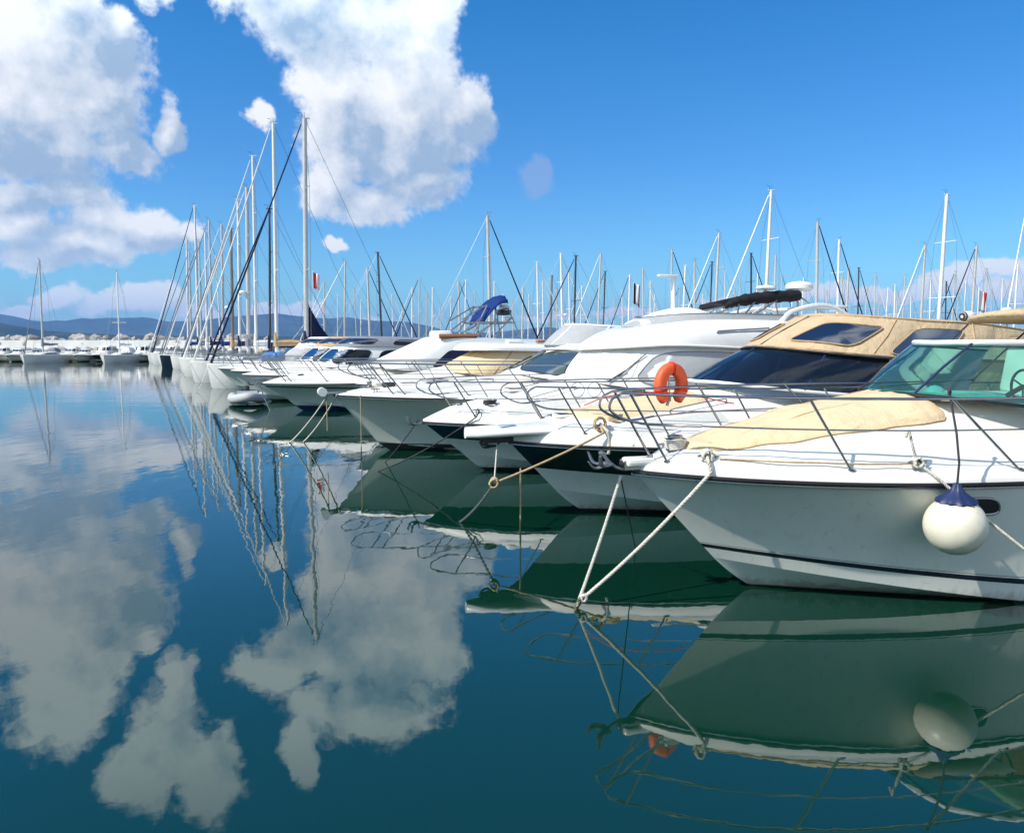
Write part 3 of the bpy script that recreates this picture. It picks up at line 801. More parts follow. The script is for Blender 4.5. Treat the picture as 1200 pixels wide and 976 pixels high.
# searchlight and horn on the canopy arch, flag staff
mb = MB(); mb.lathe((9.0, -.5, 3.12), [(0, 0), (.06, 0), (.05, .08), (0, .09)], 'white', 12)
mb.lathe((8.85, -.5, 3.26), [(0, .0), (.075, .02), (.10, .12), (.10, .22), (.06, .3), (0, .32)], 'white', 16, axis=(1, 0, .05)); mb.lathe((8.86, -.5, 3.26), [(0, -.004), (.07, .0), (.09, .05)], 'dark', 16, axis=(1, 0, .05))
mb.build('searchlight', b2)
rails(h2, b2, .20, 8.5, (.95, 2.05, 3.4, 5.0, 6.8), top=.70, lean=.46, inset=.10, mid=.36, bul=.27, r=.0145, dz=.0)
mb = MB(); rows = []
for i in range(25):
    u = 1.0+2.2*i/24; hw_ = .75*(math.sin(min(1, i/8+.05)*PI/2))**.6; e = (max(0, min(1, (u-1.0)/.1, (3.2-u)/.1)))**.5
    rows.append([(u, x/12*hw_, Z2(u, x/12*hw_)+.07*e*(1-abs(x/12)**7)**.5) for x in range(-12, 13)])
mb.grid(rows, 'cream'); mb.build('sunpad_cover', b2)
mb = MB(); mb.tube(cr([(1.1, -.45, 1.80), (1.4, -.9, 1.98), (2.2, -1.28, 2.02), (3.2, -1.42, 1.84)], 8), .010, 'redl', 6); mb.build('hose', b2)
for sg in (1, -1):
    g_ = h2.gunu(1.15); cleat(b2, (1.15, -sg*(g_[1]-.16), g_[2]+.26)); g_ = h2.gunu(10.5); cleat(b2, (10.5, -sg*(g_[1]-.16), g_[2]+.26))
hull_patch(h2, 2.15, .86, .11, .06, 'hawse_hole', b2, 'rubber', 'steel')
hull_patch(h2, 7.0, .75, .32, .10, 'portlight', b2, 'dkglass', 'steel')

# horseshoe lifebuoy on the far rail of the nearest cruiser
lb = root('horseshoe_lifebuoy', wl(b1, (.98, 1.12, 2.26)), R(TH1+12), 'orange horseshoe lifebuoy strapped to a pulpit rail', 'lifebuoy')
mb = MB(); pts = []
for k in range(33):
    a = R(-90+24+312*k/32); q = 1-abs(k-16)/16
    pts.append(Vector((.165*math.cos(a), 0, .205*math.sin(a))))
def shoe(mb, off, sc):
    n = len(pts); rows = []
    for i, p in enumerate(pts):
        t = (pts[min(n-1, i+1)]-pts[max(0, i-1)]).normalized(); N_ = Vector((t.z, 0, -t.x))
        e = min(1, min(i, n-1-i)/1.2+.35)
        rows.append([p+N_*(.074*sc*math.copysign(abs(math.cos(b_))**.6, math.cos(b_))*e)+Vector((0, .062*sc*math.copysign(abs(math.sin(b_))**.6, math.sin(b_))*e+off, 0)) for b_ in [2*PI*k/16 for k in range(16)]])
    b0 = mb.grid(rows, 'orange', closed_v=True); mb.face(tuple(b0+k for k in range(16))[::-1], 'orange'); mb.face(tuple(b0+(n-1)*16+k for k in range(16)), 'orange')
shoe(mb, 0, 1); mb.build('foam_ring', lb)
mb = MB()
for i in (5, 16, 27):
    p = pts[i]; t = (pts[i+1]-pts[i-1]).normalized(); N_ = Vector((t.z, 0, -t.x))
    for dd in (-.012, .012):
        mb.tube([p+t*dd+N_*(.079*math.copysign(abs(math.cos(b_))**.6, math.cos(b_)))+Vector((0, .067*math.copysign(abs(math.sin(b_))**.6, math.sin(b_)), 0)) for b_ in [2*PI*k/16 for k in range(16)]], .006, 'red', 5, closed=True)
mb.tube(pts[1:-1] and [p+Vector((0, -.052, 0)) for p in pts[1:-1]], .004, 'white', 5)
mb.build('strap', lb)
mb = MB(); mb.tube([(-.02, .05, -.26), (.0, .03, -.17), (.02, .02, -.12)], .02, 'rope', 8); mb.tube([(.0, 0, -.20), (-.03, -.02, -.13), (-.05, -.02, .0), (-.04, 0, .14)], .008, 'rope', 6); mb.build('line', lb)

# =========================================================== third: navy band, rounded flybridge
TH3 = 20
b3 = root('motor_yacht', origin((-.71, 17.5), 1.25, TH3), R(TH3), 'white rounded flybridge motor yacht with navy hull band and folded black bimini', 'motor yacht', 'motor cruisers moored bow out')
DECKED.append((b3.location.x, b3.location.y, TH3, 13, 2.1))
h3 = Hull(13, 2.05, 1.10, 1.12, 1.25, gL=.38, cz=.44, cdrop=4.2, cB=.85, ge=2.7)
cf3 = coach([(0, 0), (.5, .04), (1.5, .24), (2.5, .46), (3.6, .80), (4.5, .85), (13, .8)], .84, 1.6, 2.2)
make_hull(h3, b3, [(.50, .52, 'hullw'), (.98, .98, 'navy'), (1, 1, 'hullw')], foul=('foul', .07), deckf=cf3, bul=.24, fac=50)
c0 = Wrap([(3.30, 0, 1.95), (3.45, .6, 1.93), (4.0, 1.15, 1.85), (5.2, 1.58, 1.65), (8, 1.75, 1.5), (11.5, 1.7, 1.4)],
          [(3.85, 0, 2.66), (4.0, .55, 2.67), (4.5, 1.05, 2.69), (5.5, 1.42, 2.72), (8, 1.62, 2.60), (11.3, 1.6, 2.3)], 24, .05)
mb = MB(); c0.wall(mb, 'gelw', nw=8); cab = mb.build('cabin', b3)
for sg in (1, -1):
    mb = MB(); a0, a1 = (.20, .80) if sg > 0 else (-.80, -.20)
    c0.patch(mb, 'mesh2', a0, a1, .10, .88, .016, .38, skew=.06*sg, rim=('greyc', .010)); mb.build('window_cover', cab)
mb = MB(); c0.patch(mb, 'whitec', -.18, .18, .10, .88, .012, .3); mb.build('windscreen_cover', cab)
for a in (-.10, .13):
    mb = MB(); mb.tube([c0.at(a, .04, .04), c0.at(a+.03, .35, .05)], .018, 'dark', 6); mb.tube([c0.at(a+.02, .2, .05), c0.at(a+.06, .78, .04)], .011, 'dark', 6); mb.build('wiper', cab)
c1 = Wrap([(3.62, 0, 2.64), (3.78, .6, 2.66), (4.3, 1.15, 2.69), (5.4, 1.55, 2.72), (8, 1.72, 2.58), (11.3, 1.7, 2.25)],
          [(4.95, 0, 3.14), (5.05, .5, 3.17), (5.4, .92, 3.22), (6.2, 1.25, 3.27), (8.2, 1.42, 3.25), (10.8, 1.38, 3.0)], 24, .10)
mb = MB(); c1.wall(mb, 'gelw', nw=10); c1.cap(mb, 'gelw', .04); mb.tube(c1.edge(0, out=-.01), .028, 'gelw', 8)
fly = mb.build('flybridge', b3)
for sg in (1, -1):
    mb = MB(); a0, a1 = (.36, .52) if sg > 0 else (-.52, -.36)
    P4 = [c1.at(a0, .40, .014), c1.at(a1, .56, .014), c1.at(a1, .66, .014), c1.at(a0, .46, .014)]
    mb.grid([[P4[0], P4[1]], [P4[3], P4[2]]], 'mesh2'); v_ = mb.build('air_vent', fly)
    mb = MB(); mb.tube(P4, .014, 'greyc', 6, closed=True); mb.build('vent_rim', v_)
mb = MB(); rows = []
for i in range(17):
    u = 4.9+2.6*i/16; e = math.sin(PI*min(1, max(0.0, i/16)))**.45; rows.append([(u, x/10*1.0*(.45+.55*e), 3.16+.34*e*(1-abs(x/10)**3)*(1-.25*math.cos(i/16*6.0))) for x in range(-10, 11)])
mb.grid(rows, 'whitec'); mb.build('helm_cover', b3)
fs = Wrap([(4.75, 0, 3.12), (4.95, .6, 3.15), (5.4, .98, 3.2), (6.6, 1.26, 3.25), (9.2, 1.34, 3.2)], [(5.15, 0, 3.34), (5.3, .55, 3.36), (5.7, .92, 3.40), (6.8, 1.2, 3.42), (9.2, 1.28, 3.38)], 16)
mb = MB(); fs.wall(mb, 'mesh', nw=2, a0=-.9, a1=.9); fs_ = mb.build('fly_screen', fly)
mb = MB(); mb.tube(fs.edge(1, -.9, .9), .014, 'steel', 6); mb.build('screen_rail', fs_)
# radar post
mb = MB(); mb.tube([(6.6, .9, 3.2), (6.55, .9, 4.38)], .055, 'white', 12); mb.box((6.40, .9, 4.40), (.55, .14, .05), 'white', bev=.05); mb.build('radar_post', b3)
# folded bimini and its frame, radar dome
mb = MB(); pts = cr([(7.1, -.5, 3.60), (7.5, -.5, 3.74), (8.3, -.5, 3.84), (9.2, -.45, 3.90)], 8)
mb.tube(pts, lambda t: .05+.09*min(1, t*2.5)+.012*math.sin(t*50), 'blackc', 10)
pts = cr([(7.1, -.5, 3.60), (7.15, 0, 3.66), (7.1, .5, 3.60)], 6); mb.tube(pts, .05, 'blackc', 8)
mb.tube(cr([(7.1, .5, 3.60), (8.3, .5, 3.84), (9.2, .45, 3.90)], 6), .09, 'blackc', 8)
mb.tube([(9.2, -.45, 3.90), (9.25, 0, 3.93), (9.2, .45, 3.90)], .12, 'blackc', 10); mb.build('folded_bimini', b3)
for sg in (1, -1):
    mb = MB()
    for (p, q) in (((7.5, .5, 3.72), (7.0, 1.1, 3.28)), ((8.0, .5, 3.80), (7.1, 1.1, 3.28)), ((8.7, .48, 3.85), (7.3, 1.1, 3.3)), ((9.2, .45, 3.88), (8.6, 1.2, 3.2)), ((9.25, .45, 3.88), (9.9, 1.1, 3.2)), ((6.2, .5, 3.45), (7.1, .5, 3.60))):
        mb.tube([(p[0], p[1]*-sg, p[2]), (q[0], q[1]*-sg, q[2])], .020, 'galv', 8)
    mb.build('bimini_frame', b3)
mb = MB(); mb.tube(cr([(8.0, -1.3, 3.2), (8.5, -1.2, 3.5), (9.6, -1.1, 3.62), (10.6, -1.2, 3.1)], 6), .06, 'gelw', 8); mb.tube(cr([(8.0, 1.3, 3.2), (8.5, 1.2, 3.5), (9.6, 1.1, 3.62), (10.6, 1.2, 3.1)], 6), .06, 'gelw', 8)
mb.box((9.9, 0, 3.62), (.5, 2.2, .07), 'gelw', bev=.06); mb.build('radar_arch', b3)
mb = MB(); mb.tube([(9.6, 0, 3.6), (9.6, 0, 4.1)], .05, 'white', 8); mb.lathe((9.6, 0, 4.05), [(0, 0), (.28, .0), (.33, .05), (.33, .13), (.26, .2), (0, .24)], 'white', 24); mb.build('radar_dome', b3)
mb = MB(); mb.lathe((8.3, -.4, 4.02), [(0, 0), (.2, 0), (.24, .04), (.2, .09), (0, .12)], 'white', 20); mb.tube([(8.3, -.4, 3.5), (8.3, -.4, 4.04)], .025, 'white', 8); mb.build('satellite_dome', b3)
rails(h3, b3, .12, 9.0, (.9, 2.1, 3.6, 5.2, 7), top=.70, lean=.46, inset=.1, mid=.36, bul=.24, r=.015)
for k_ in (3.05, 3.4):
    mb = MB(); g_ = h3.gunu(k_); cpt = Vector((k_-.3, -g_[1]+.1, g_[2]+.24+.48))
    mb.tube([cpt+Vector((.15*math.cos(2*PI*k/20), 0, .15*math.sin(2*PI*k/20))) for k in range(20)], .008, 'steel', 5, closed=True); mb.build('fender_holder', b3)
anchor(b3, (-.05, 0, 1.18), .8, 18, 'galv')
for sg in (1, -1):
    g_ = h3.gunu(.95); cleat(b3, (.95, -sg*(g_[1]-.14), g_[2]+.24))
mb = MB(); mb.lathe((.8, 0, 1.32), [(.1, 0), (.1, .05), (.05, .06), (.05, .13), (.08, .16), (0, .17)], 'steel', 14); mb.build('windlass', b3)
hull_patch(h3, 6.5, .75, .32, .09, 'portlight', b3, 'dkglass', 'steel')

# =========================================================== fourth: ivory hull, green screen, mesh fly screen
TH4 = 20
b4 = root('motor_yacht', origin((-3.06, 20.87), 1.5, TH4), R(TH4), 'ivory hulled motor yacht with green windscreen and grey mesh screen on top', 'motor yacht', 'motor cruisers moored bow out')
DECKED.append((b4.location.x, b4.location.y, TH4, 13.5, 2.1))
h4 = Hull(13.5, 2.1, 1.45, 1.30, 1.5, gL=.38, cz=.30, cdrop=3.0, cB=.80, ge=2.5)
cf4 = coach([(0, 0), (.6, .03), (2, .14), (4.2, .36), (5, .5), (13, .5)], .82, 1.6, 2.6)
make_hull(h4, b4, [(1, 1, 'hullg')], foul=('foul', .20), deckf=cf4, bul=.13, fac=50, bottom='hullg')
c0 = Wrap([(4.55, 0, 1.95), (4.7, .7, 1.93), (5.2, 1.25, 1.85), (6.2, 1.6, 1.7), (8.5, 1.75, 1.6), (12, 1.7, 1.5)],
          [(5.95, 0, 2.60), (6.1, .65, 2.60), (6.5, 1.15, 2.58), (7.2, 1.42, 2.56), (9, 1.55, 2.52), (11.8, 1.5, 2.4)], 22, .03)
mb = MB(); c0.wall(mb, 'gelw', nw=6); cab = mb.build('cabin', b4)
for (a0, a1) in ((-.42, -.2), (-.18, .02), (.04, .24)):
    mb = MB(); c0.patch(mb, 'grglass', a0, a1, .12, .88, .02, .4, rim=('rubber', .014)); mb.build('windscreen_pane', cab)
for a in (-.05, .22):
    mb = MB(); mb.tube([c0.at(a, .02, .04), c0.at(a+.03, .6, .04)], .016, 'dark', 6); mb.build('wiper', cab)
mb = MB(); c0.patch(mb, 'dkglass', .40, .72, .25, .85, .012, .4); c0.patch(mb, 'dkglass', -.72, -.40, .25, .85, .012, .4); mb.build('side_window', cab)
c1 = Wrap([(5.80, 0, 2.58), (5.95, .65, 2.58), (6.4, 1.18, 2.56), (7.2, 1.46, 2.54), (9, 1.6, 2.5), (11.8, 1.55, 2.38)],
          [(5.85, 0, 2.74), (6.0, .63, 2.74), (6.4, 1.12, 2.73), (7.2, 1.40, 2.70), (9, 1.5, 2.68), (11.6, 1.45, 2.6)], 22, .03)
mb = MB(); c1.wall(mb, 'gelw'); c1.cap(mb, 'gelw', .03); mb.build('roof', b4)
fs = Wrap([(5.70, 0, 2.70), (5.85, .5, 2.70), (6.3, .95, 2.70), (7.2, 1.2, 2.70), (8.2, 1.22, 2.7)],
          [(6.35, 0, 3.26), (6.5, .45, 3.25), (6.9, .82, 3.22), (7.6, 1.02, 3.18), (8.6, 1.05, 3.1)], 16, .03)
mb = MB(); fs.wall(mb, 'mesh'); fs.cap(mb, 'whitec', .05); fs_ = mb.build('fly_screen', b4)
for a in (-.45, .12, .5, .98):
    mb = MB(); mb.tube([fs.at(a, 0, .01), fs.at(a, 1, .01)], .03, 'white', 6); mb.build('screen_frame', fs_)
mb = MB(); mb.tube(fs.edge(1, out=.005), .03, 'white', 6); mb.build('screen_rail', fs_)
mb = MB(); mb.tube([(9.5, 0, 2.7), (9.6, 0, 3.3)], .04, 'white', 8); mb.lathe((9.6, 0, 3.3), [(0, 0), (.16, .02), (.16, .12), (0, .2)], 'white', 16); mb.build('satellite_dome', b4)
rails(h4, b4, .35, 9.5, (1.3, 1.55, 3.0, 4.5, 6.3, 8.2), top=.74, lean=.62, inset=.12, mid=.38, bul=.13, r=.016, front='open')
mb = MB(); mb.lathe((-.30, -.14, 1.54), [(0, 0), (.11, 0), (.11, .28), (0, .28)], 'gelw', 20, axis=(0, 1, 0)); mb.box((.1, 0, 1.50), (.8, .22, .07), 'steel', bev=.03); mb.build('bow_roller', b4)
mb = MB(); mb.box((1.35, -.15, 1.70), (.34, .22, .12), 'dark', bev=.05); mb.lathe((.9, .1, 1.6), [(.12, 0), (.12, .05), (.06, .07), (.06, .15), (.1, .17), (0, .18)], 'steel', 14); mb.build('windlass', b4)
mb = MB(); mb.box((2.6, -.0, 1.78), (.6, .6, .05), 'mesh', bev=.05); mb.build('deck_hatch', b4)
for sg in (1, -1):
    g_ = h4.gunu(.9); cleat(b4, (.9, -sg*(g_[1]-.12), g_[2]+.14))
hull_patch(h4, 6.5, .70, .35, .06, 'portlight', b4, 'dkglass', 'steel')

# =========================================================== smaller one set back, tan cover
b45 = root('motor_cruiser', origin((-3.9, 27), 1.3, 20), R(20), 'white motor cruiser whose windscreen is wrapped in a tan canvas cover under a white hardtop', 'motor cruiser', 'motor cruisers moored bow out')
DECKED.append((b45.location.x, b45.location.y, 20, 11.5, 1.9))
h45 = Hull(11.5, 1.85, 1.4, 1.25, 1.3)
cf = coach([(0, 0), (.6, .05), (2, .25), (3, .45), (11, .45)], .82, 1.5, 2.6)
make_hull(h45, b45, [(.3, .35, 'hullw'), (.36, .4, 'stripe'), (1, 1, 'hullw')], foul=('foul', .06), deckf=cf, bul=.15)
c0 = Wrap([(2.7, 0, 1.82), (2.85, .6, 1.8), (3.3, 1.1, 1.76), (4.4, 1.45, 1.66), (8, 1.5, 1.55)], [(4.1, 0, 2.50), (4.2, .55, 2.50), (4.6, 1.0, 2.50), (5.4, 1.25, 2.50), (7.8, 1.3, 2.45)], 18, .03)
mb = MB(); c0.wall(mb, 'cream'); cov = mb.build('windscreen_cover', b45)
for a in (-.3, .08, .38):
    mb = MB(); mb.tube([c0.at(a, .02, .008), c0.at(a, .98, .008)], .022, 'tan', 6); mb.build('seam', cov)
c1 = Wrap([(3.4, 0, 2.50), (3.55, .75, 2.50), (4.1, 1.25, 2.50), (5.4, 1.42, 2.48), (8, 1.42, 2.4)], [(3.55, 0, 2.68), (3.7, .7, 2.69), (4.2, 1.15, 2.7), (5.4, 1.3, 2.7), (7.9, 1.3, 2.62)], 18, .04)
mb = MB(); c1.wall(mb, 'gelw'); c1.cap(mb, 'gelw', .10); c1.cap(mb, 'gelw', .0, w=0); mb.build('hardtop', b45)
mb = MB(); mb.box((5.2, -.9, 2.80), (.55, .28, .10), 'white', bev=.06); mb.box((6.2, -.9, 2.80), (.4, .2, .10), 'teak', bev=.04); mb.build('deck_locker', b45)
rails(h45, b45, .2, 7.5, (1.0, 2.4, 4.0, 5.8), top=.62, lean=.4, bul=.15)

# =========================================================== fifth: white sloping cabin, blue window covers, tuna tower with blue bimini
b5 = root('motor_yacht', origin((-8.61, 32.86), 1.5, 20), R(20), 'white motor yacht with sloping cabin front and blue bimini on a steel tower', 'motor yacht', 'motor cruisers moored bow out')
DECKED.append((b5.location.x, b5.location.y, 20, 13, 2.0))
h5 = Hull(13, 2.0, 1.12, 1.2, 1.5, cz=.5, cdrop=4, gL=.38)
cf = coach([(0, 0), (.6, .05), (2, .28), (4.2, .5), (13, .5)], .82, 1.6, 2.6)
make_hull(h5, b5, [(.80, .80, 'hullw'), (.86, .85, 'stripe'), (1, 1, 'hullw')], foul=('foulb', .22), deckf=cf, bul=.16)
c0 = Wrap([(4.1, 0, 1.8), (4.3, .7, 1.78), (4.9, 1.3, 1.7), (6.2, 1.62, 1.6), (12, 1.7, 1.5)], [(6.7, 0, 2.94), (6.8, .6, 2.95), (7.1, 1.05, 2.95), (7.8, 1.35, 2.95), (11.8, 1.45, 2.85)], 22, .02)
mb = MB(); c0.wall(mb, 'gelw'); c0.cap(mb, 'gelw', .05); cab = mb.build('cabin', b5)
for (a0, a1) in ((.36, .50), (.52, .95), (-.50, -.36), (-.95, -.52)):
    mb = MB(); c0.patch(mb, 'blue' if abs(a1) > .5 and abs(a0) > .5 else 'navyc', a0, a1, .12, .62, .014, .25); mb.build('window_cover', cab)
mb = MB(); mb.box((7.4, 0, 3.10), (.65, 1.5, .3), 'gelw', bev=.1); mb.build('helm_console', b5)
mb = MB(); mb.tube([(7.0, -1.3, 3.0), (8.6, -1.3, 3.02)], .1, 'teak', 8); mb.build('rolled_cover', b5)
tw = MB()
for sg in (1, -1):
    for (p, q) in (((8.4, 1.25, 2.95), (9.2, .9, 4.3)), ((9.4, 1.3, 2.95), (9.6, .9, 4.3)), ((10.6, 1.3, 2.9), (10.2, .8, 4.2)), ((8.4, 1.25, 2.95), (9.5, 1.1, 3.6)), ((9.4, 1.2, 3.0), (10.3, .9, 3.8)), ((8.1, 1.0, 3.7), (9.2, .85, 4.35)), ((8.8, 1.1, 3.6), (10.4, 1.1, 3.6)), ((8.9, 1.05, 3.8), (8.1, 1.2, 3.2))):
        tw.tube([(p[0], p[1]*sg, p[2]), (q[0], q[1]*sg, q[2])], .032, 'steel', 6)
for z_, x_ in ((3.6, 8.8), (3.6, 10.4), (4.3, 9.2), (4.2, 10.2)): tw.tube([(x_, -1.1 if z_ < 4 else -.9, z_), (x_, 1.1 if z_ < 4 else .9, z_)], .032, 'steel', 6)
tw.build('tower_frame', b5)
mb = MB(); rows = []
for i in range(13):
    t = i/12; u = 9.05+1.05*t; z_ = 3.95+.78*math.sin(t*PI*.55); rows.append([(u+.1*(1-abs(x/8)), x/8*1.05, z_-.30*abs(x/8)**3-.04*math.sin(x*2)) for x in range(-8, 9)])
mb.grid(rows, 'blue'); bl = [(9.05, x/8*1.05, 3.62-.1*abs(x/8)) for x in range(-8, 9)]; mb.grid([bl, rows[0]], 'blue'); mb.build('blue_bimini', b5, thick=.03)
mb = MB(); mb.box((10.3, 0, 4.05), (.4, .8, .22), 'dark', bev=.05); mb.lathe((10.3, 0, 4.2), [(0, 0), (.2, .0), (.24, .1), (.16, .2), (0, .22)], 'white', 16); mb.lathe((10.2, -.7, 3.6), [(0, 0), (.12, .0), (.12, .25), (0, .28)], 'white', 12); mb.build('tower_electronics', b5)
rails(h5, b5, .1, 9.0, (.9, 1.1, 2.4, 4.2, 6.4), top=.78, lean=.62, bul=.16, r=.018)
mb = MB(); mb.lathe((1.55, -.45, 1.36), [(0, 0), (.17, .0), (.17, .12), (0, .15)], 'rubber', 14); mb.build('coiled_hose', b5)
mb = MB(); mb.box((0.05, 0, 1.30), (.7, .2, .07), 'steel', bev=.03); mb.build('bow_roller', b5)
anchor(b5, (-.2, 0, 1.22), .9, 20, 'galv')

# deck hatches, anti-slip panels and gear on the foredecks
def hatch(b, h, u, v, w_, zf, name='deck_hatch'):
    mb = MB(); z = zf(u, v)
    mb.box((u, v, z+.02), (w_, w_, .05), 'white', bev=.04); o = mb.build(name, b)
    mb = MB(); mb.box((u, v, z+.050), (w_*.82, w_*.82, .012), 'dkglass', bev=.03); mb.build('pane', o)
def panel(b, zf, u0, u1, v0, v1, mat='deckn'):
    for sg in (1, -1):
        mb = MB(); mb.grid([[(lerp(u0, u1, i/10), sg*lerp(v0, v1, j/3), zf(lerp(u0, u1, i/10), lerp(v0, v1, j/3))+.005) for j in range(4)] for i in range(11)], mat); mb.build('antislip_panel', b)
M['deckn'] = pm('antislip_deck', (.56, .56, .52), .8, var=.05, vscale=20, bump=.002, bscale=220, dirt=((.3, .29, .25), .4))
hatch(b2, h2, .95, 0, .30, Z2, 'anchor_locker')
Z3 = lambda u, v: deckz(h3, u, v, .24, cf3)
Z4 = lambda u, v: deckz(h4, u, v, .13, cf4)
panel(b1, Z1, 3.9, 6.0, 1.34, 1.44)
panel(b2, Z2, 1.5, 3.2, 1.02, 1.30); panel(b3, Z3, 1.5, 3.2, 1.02, 1.30); panel(b4, Z4, 1.4, 3.8, .78, 1.10)
hatch(b3, h3, 2.1, 0, .5, Z3); hatch(b4, h4, 1.9, .0, .5, Z4)
def coil(b, u, v, z, r, mat, name='coiled_line'):
    mb = MB(); rk = random.Random(int(u*100)); pts = []
    for k in range(70):
        a = k*.55; q = r*(.55+.45*((k*37) % 11)/11); pts.append((u+q*math.cos(a)*(1+.1*rk.random()), v+q*math.sin(a), z+.012+.0012*k+.01*rk.random()))
    mb.tube(cr(pts, 2), .013, mat, 6); mb.build(name, b)
coil(b2, 1.5, -.75, Z2(1.5, -.75), .12, 'ropet'); coil(b3, 1.3, -.6, Z3(1.3, -.6), .15, 'roped'); coil(b4, 1.2, .5, Z4(1.2, .5), .16, 'rope')
for (bb, zf, us) in ((b2, Z2, ((2.9, .9),)), (b3, Z3, ((2.6, .9),)), (b4, Z4, ((3.4, .9),))):
    for u, v in us:
        for sg in (1, -1):
            mb = MB(); mb.tube(cr([(u-.5, sg*v, zf(u-.5, v)), (u-.45, sg*v, zf(u-.45, v)+.08), (u+.45, sg*v, zf(u+.45, v)+.08), (u+.5, sg*v, zf(u+.5, v))], 5), .012, 'steel', 6); mb.build('grab_rail', bb)
# =========================================================== simpler cruisers farther along the row
def cruiser(loc, th, L, B, zb, label, canopy=None, glassm='dkglass', group='motor cruisers moored bow out', band=None, roof='gelw', foul='foul', rail=True, cab_u=3.2, hull='hullw', cat='motor cruiser', fz=2.55):
    b = root('motor_cruiser', loc, R(th), label, cat, group)
    DECKED.append((loc[0], loc[1], th, L, B+.1))
    h = Hull(L, B, zb, zb-.1, 1.2)
    bands = [(.55, .55, hull), (.95, .95, band), (1, 1, hull)] if band else [(1, 1, hull)]
    cf = coach([(0, 0), (.5, .03), (1.8, .2), (cab_u, .42), (L, .42)], .82, 1.5, 2.6)
    make_hull(h, b, bands, foul=(foul, .10), deckf=cf, bul=.15, fac=20)
    u0 = cab_u; zb_ = zb+.42
    c = Wrap([(u0, 0, zb_), (u0+.2, B*.35, zb_-.02), (u0+.7, B*.65, zb_-.08), (u0+2, B*.78, zb_-.15), (L*.85, B*.8, zb_-.2)],
             [(u0+1.0, 0, fz), (u0+1.1, B*.3, fz), (u0+1.5, B*.56, fz), (u0+2.5, B*.68, fz), (L*.84, B*.7, fz-.05)], 14, .03)
    mb = MB(); c.wall(mb, 'gelw' if glassm != canopy else canopy, nw=3); c.cap(mb, roof, .06)
    cab = mb.build('cabin', b)
    for (a0, a1) in ((-.36, -.03), (.03, .36), (.42, .86), (-.86, -.42)):
        mb = MB(); c.patch(mb, glassm, a0, a1, .18, .86, .022, .35); mb.build('window', cab)
    if canopy:
        k = Wrap([(u0+1.0, 0, fz+.02), (u0+1.1, B*.3, fz+.02), (u0+1.5, B*.58, fz), (u0+2.5, B*.72, fz), (L*.86, B*.74, fz-.1)],
                 [(u0+1.7, 0, fz+.45), (u0+1.8, B*.25, fz+.45), (u0+2.2, B*.45, fz+.44), (u0+3.2, B*.58, fz+.42), (L*.85, B*.6, fz+.3)], 14, .05)
        mb = MB(); k.wall(mb, canopy, nw=4); k.cap(mb, canopy, .08); kk = mb.build('canopy', b)
        for (a0, a1) in ((-.32, -.03), (.03, .32), (.45, .7), (-.7, -.45)):
            mb = MB(); k.patch(mb, 'vinyl', a0, a1, .2, .8, .022, .35); mb.build('canopy_window', kk)
    if rail: rails(h, b, .15, L*.6, (.8, 2.0, 3.6, 5.2), top=.66, lean=.45, bul=.15, r=.018)
    return b, h
A20 = Vector((math.cos(R(20)), math.sin(R(20)), 0))
def bow_at(px, py): return on_water(px, py)
def place(px, py, over=1.2, th=20):
    p = on_water(px, py); a = Vector((math.cos(R(th)), math.sin(R(th)), 0)); q = p-a*over; return (q.x, q.y, 0)
cruiser(place(316, 470), 20, 12.5, 1.95, 1.25, 'white cruiser with grey canvas canopy beside the yacht with the sloping cabin front', 'greyc', 'dkglass')
cruiser(place(300, 464), 20, 12, 1.9, 1.3, 'white cruiser with tan canopy and brown tinted windows next to the grey canvas one', 'tan', 'dkglass')
cz6, hz6 = cruiser(place(284, 459), 20, 12, 1.9, 1.3, 'white cruiser with white sun awning and a bundle of blue tarpaulin on its foredeck', 'whitec', 'mesh')
mb = MB(); rr = random.Random(3)
rows = []
for i in range(13):
    t = i/12; rows.append([(2.2+1.5*t, .75*math.cos(2*PI*k/16)*(math.sin(PI*min(.97, t+.03))**.5)*(1+.3*rr.random()), 1.88+(.24*math.sin(2*PI*k/16)+.16*rr.random())*(math.sin(PI*min(.97, t+.03))**.5)) for k in range(16)])
mb.grid(rows, 'bluel', closed_v=True); mb.build('tarpaulin_bundle', cz6)

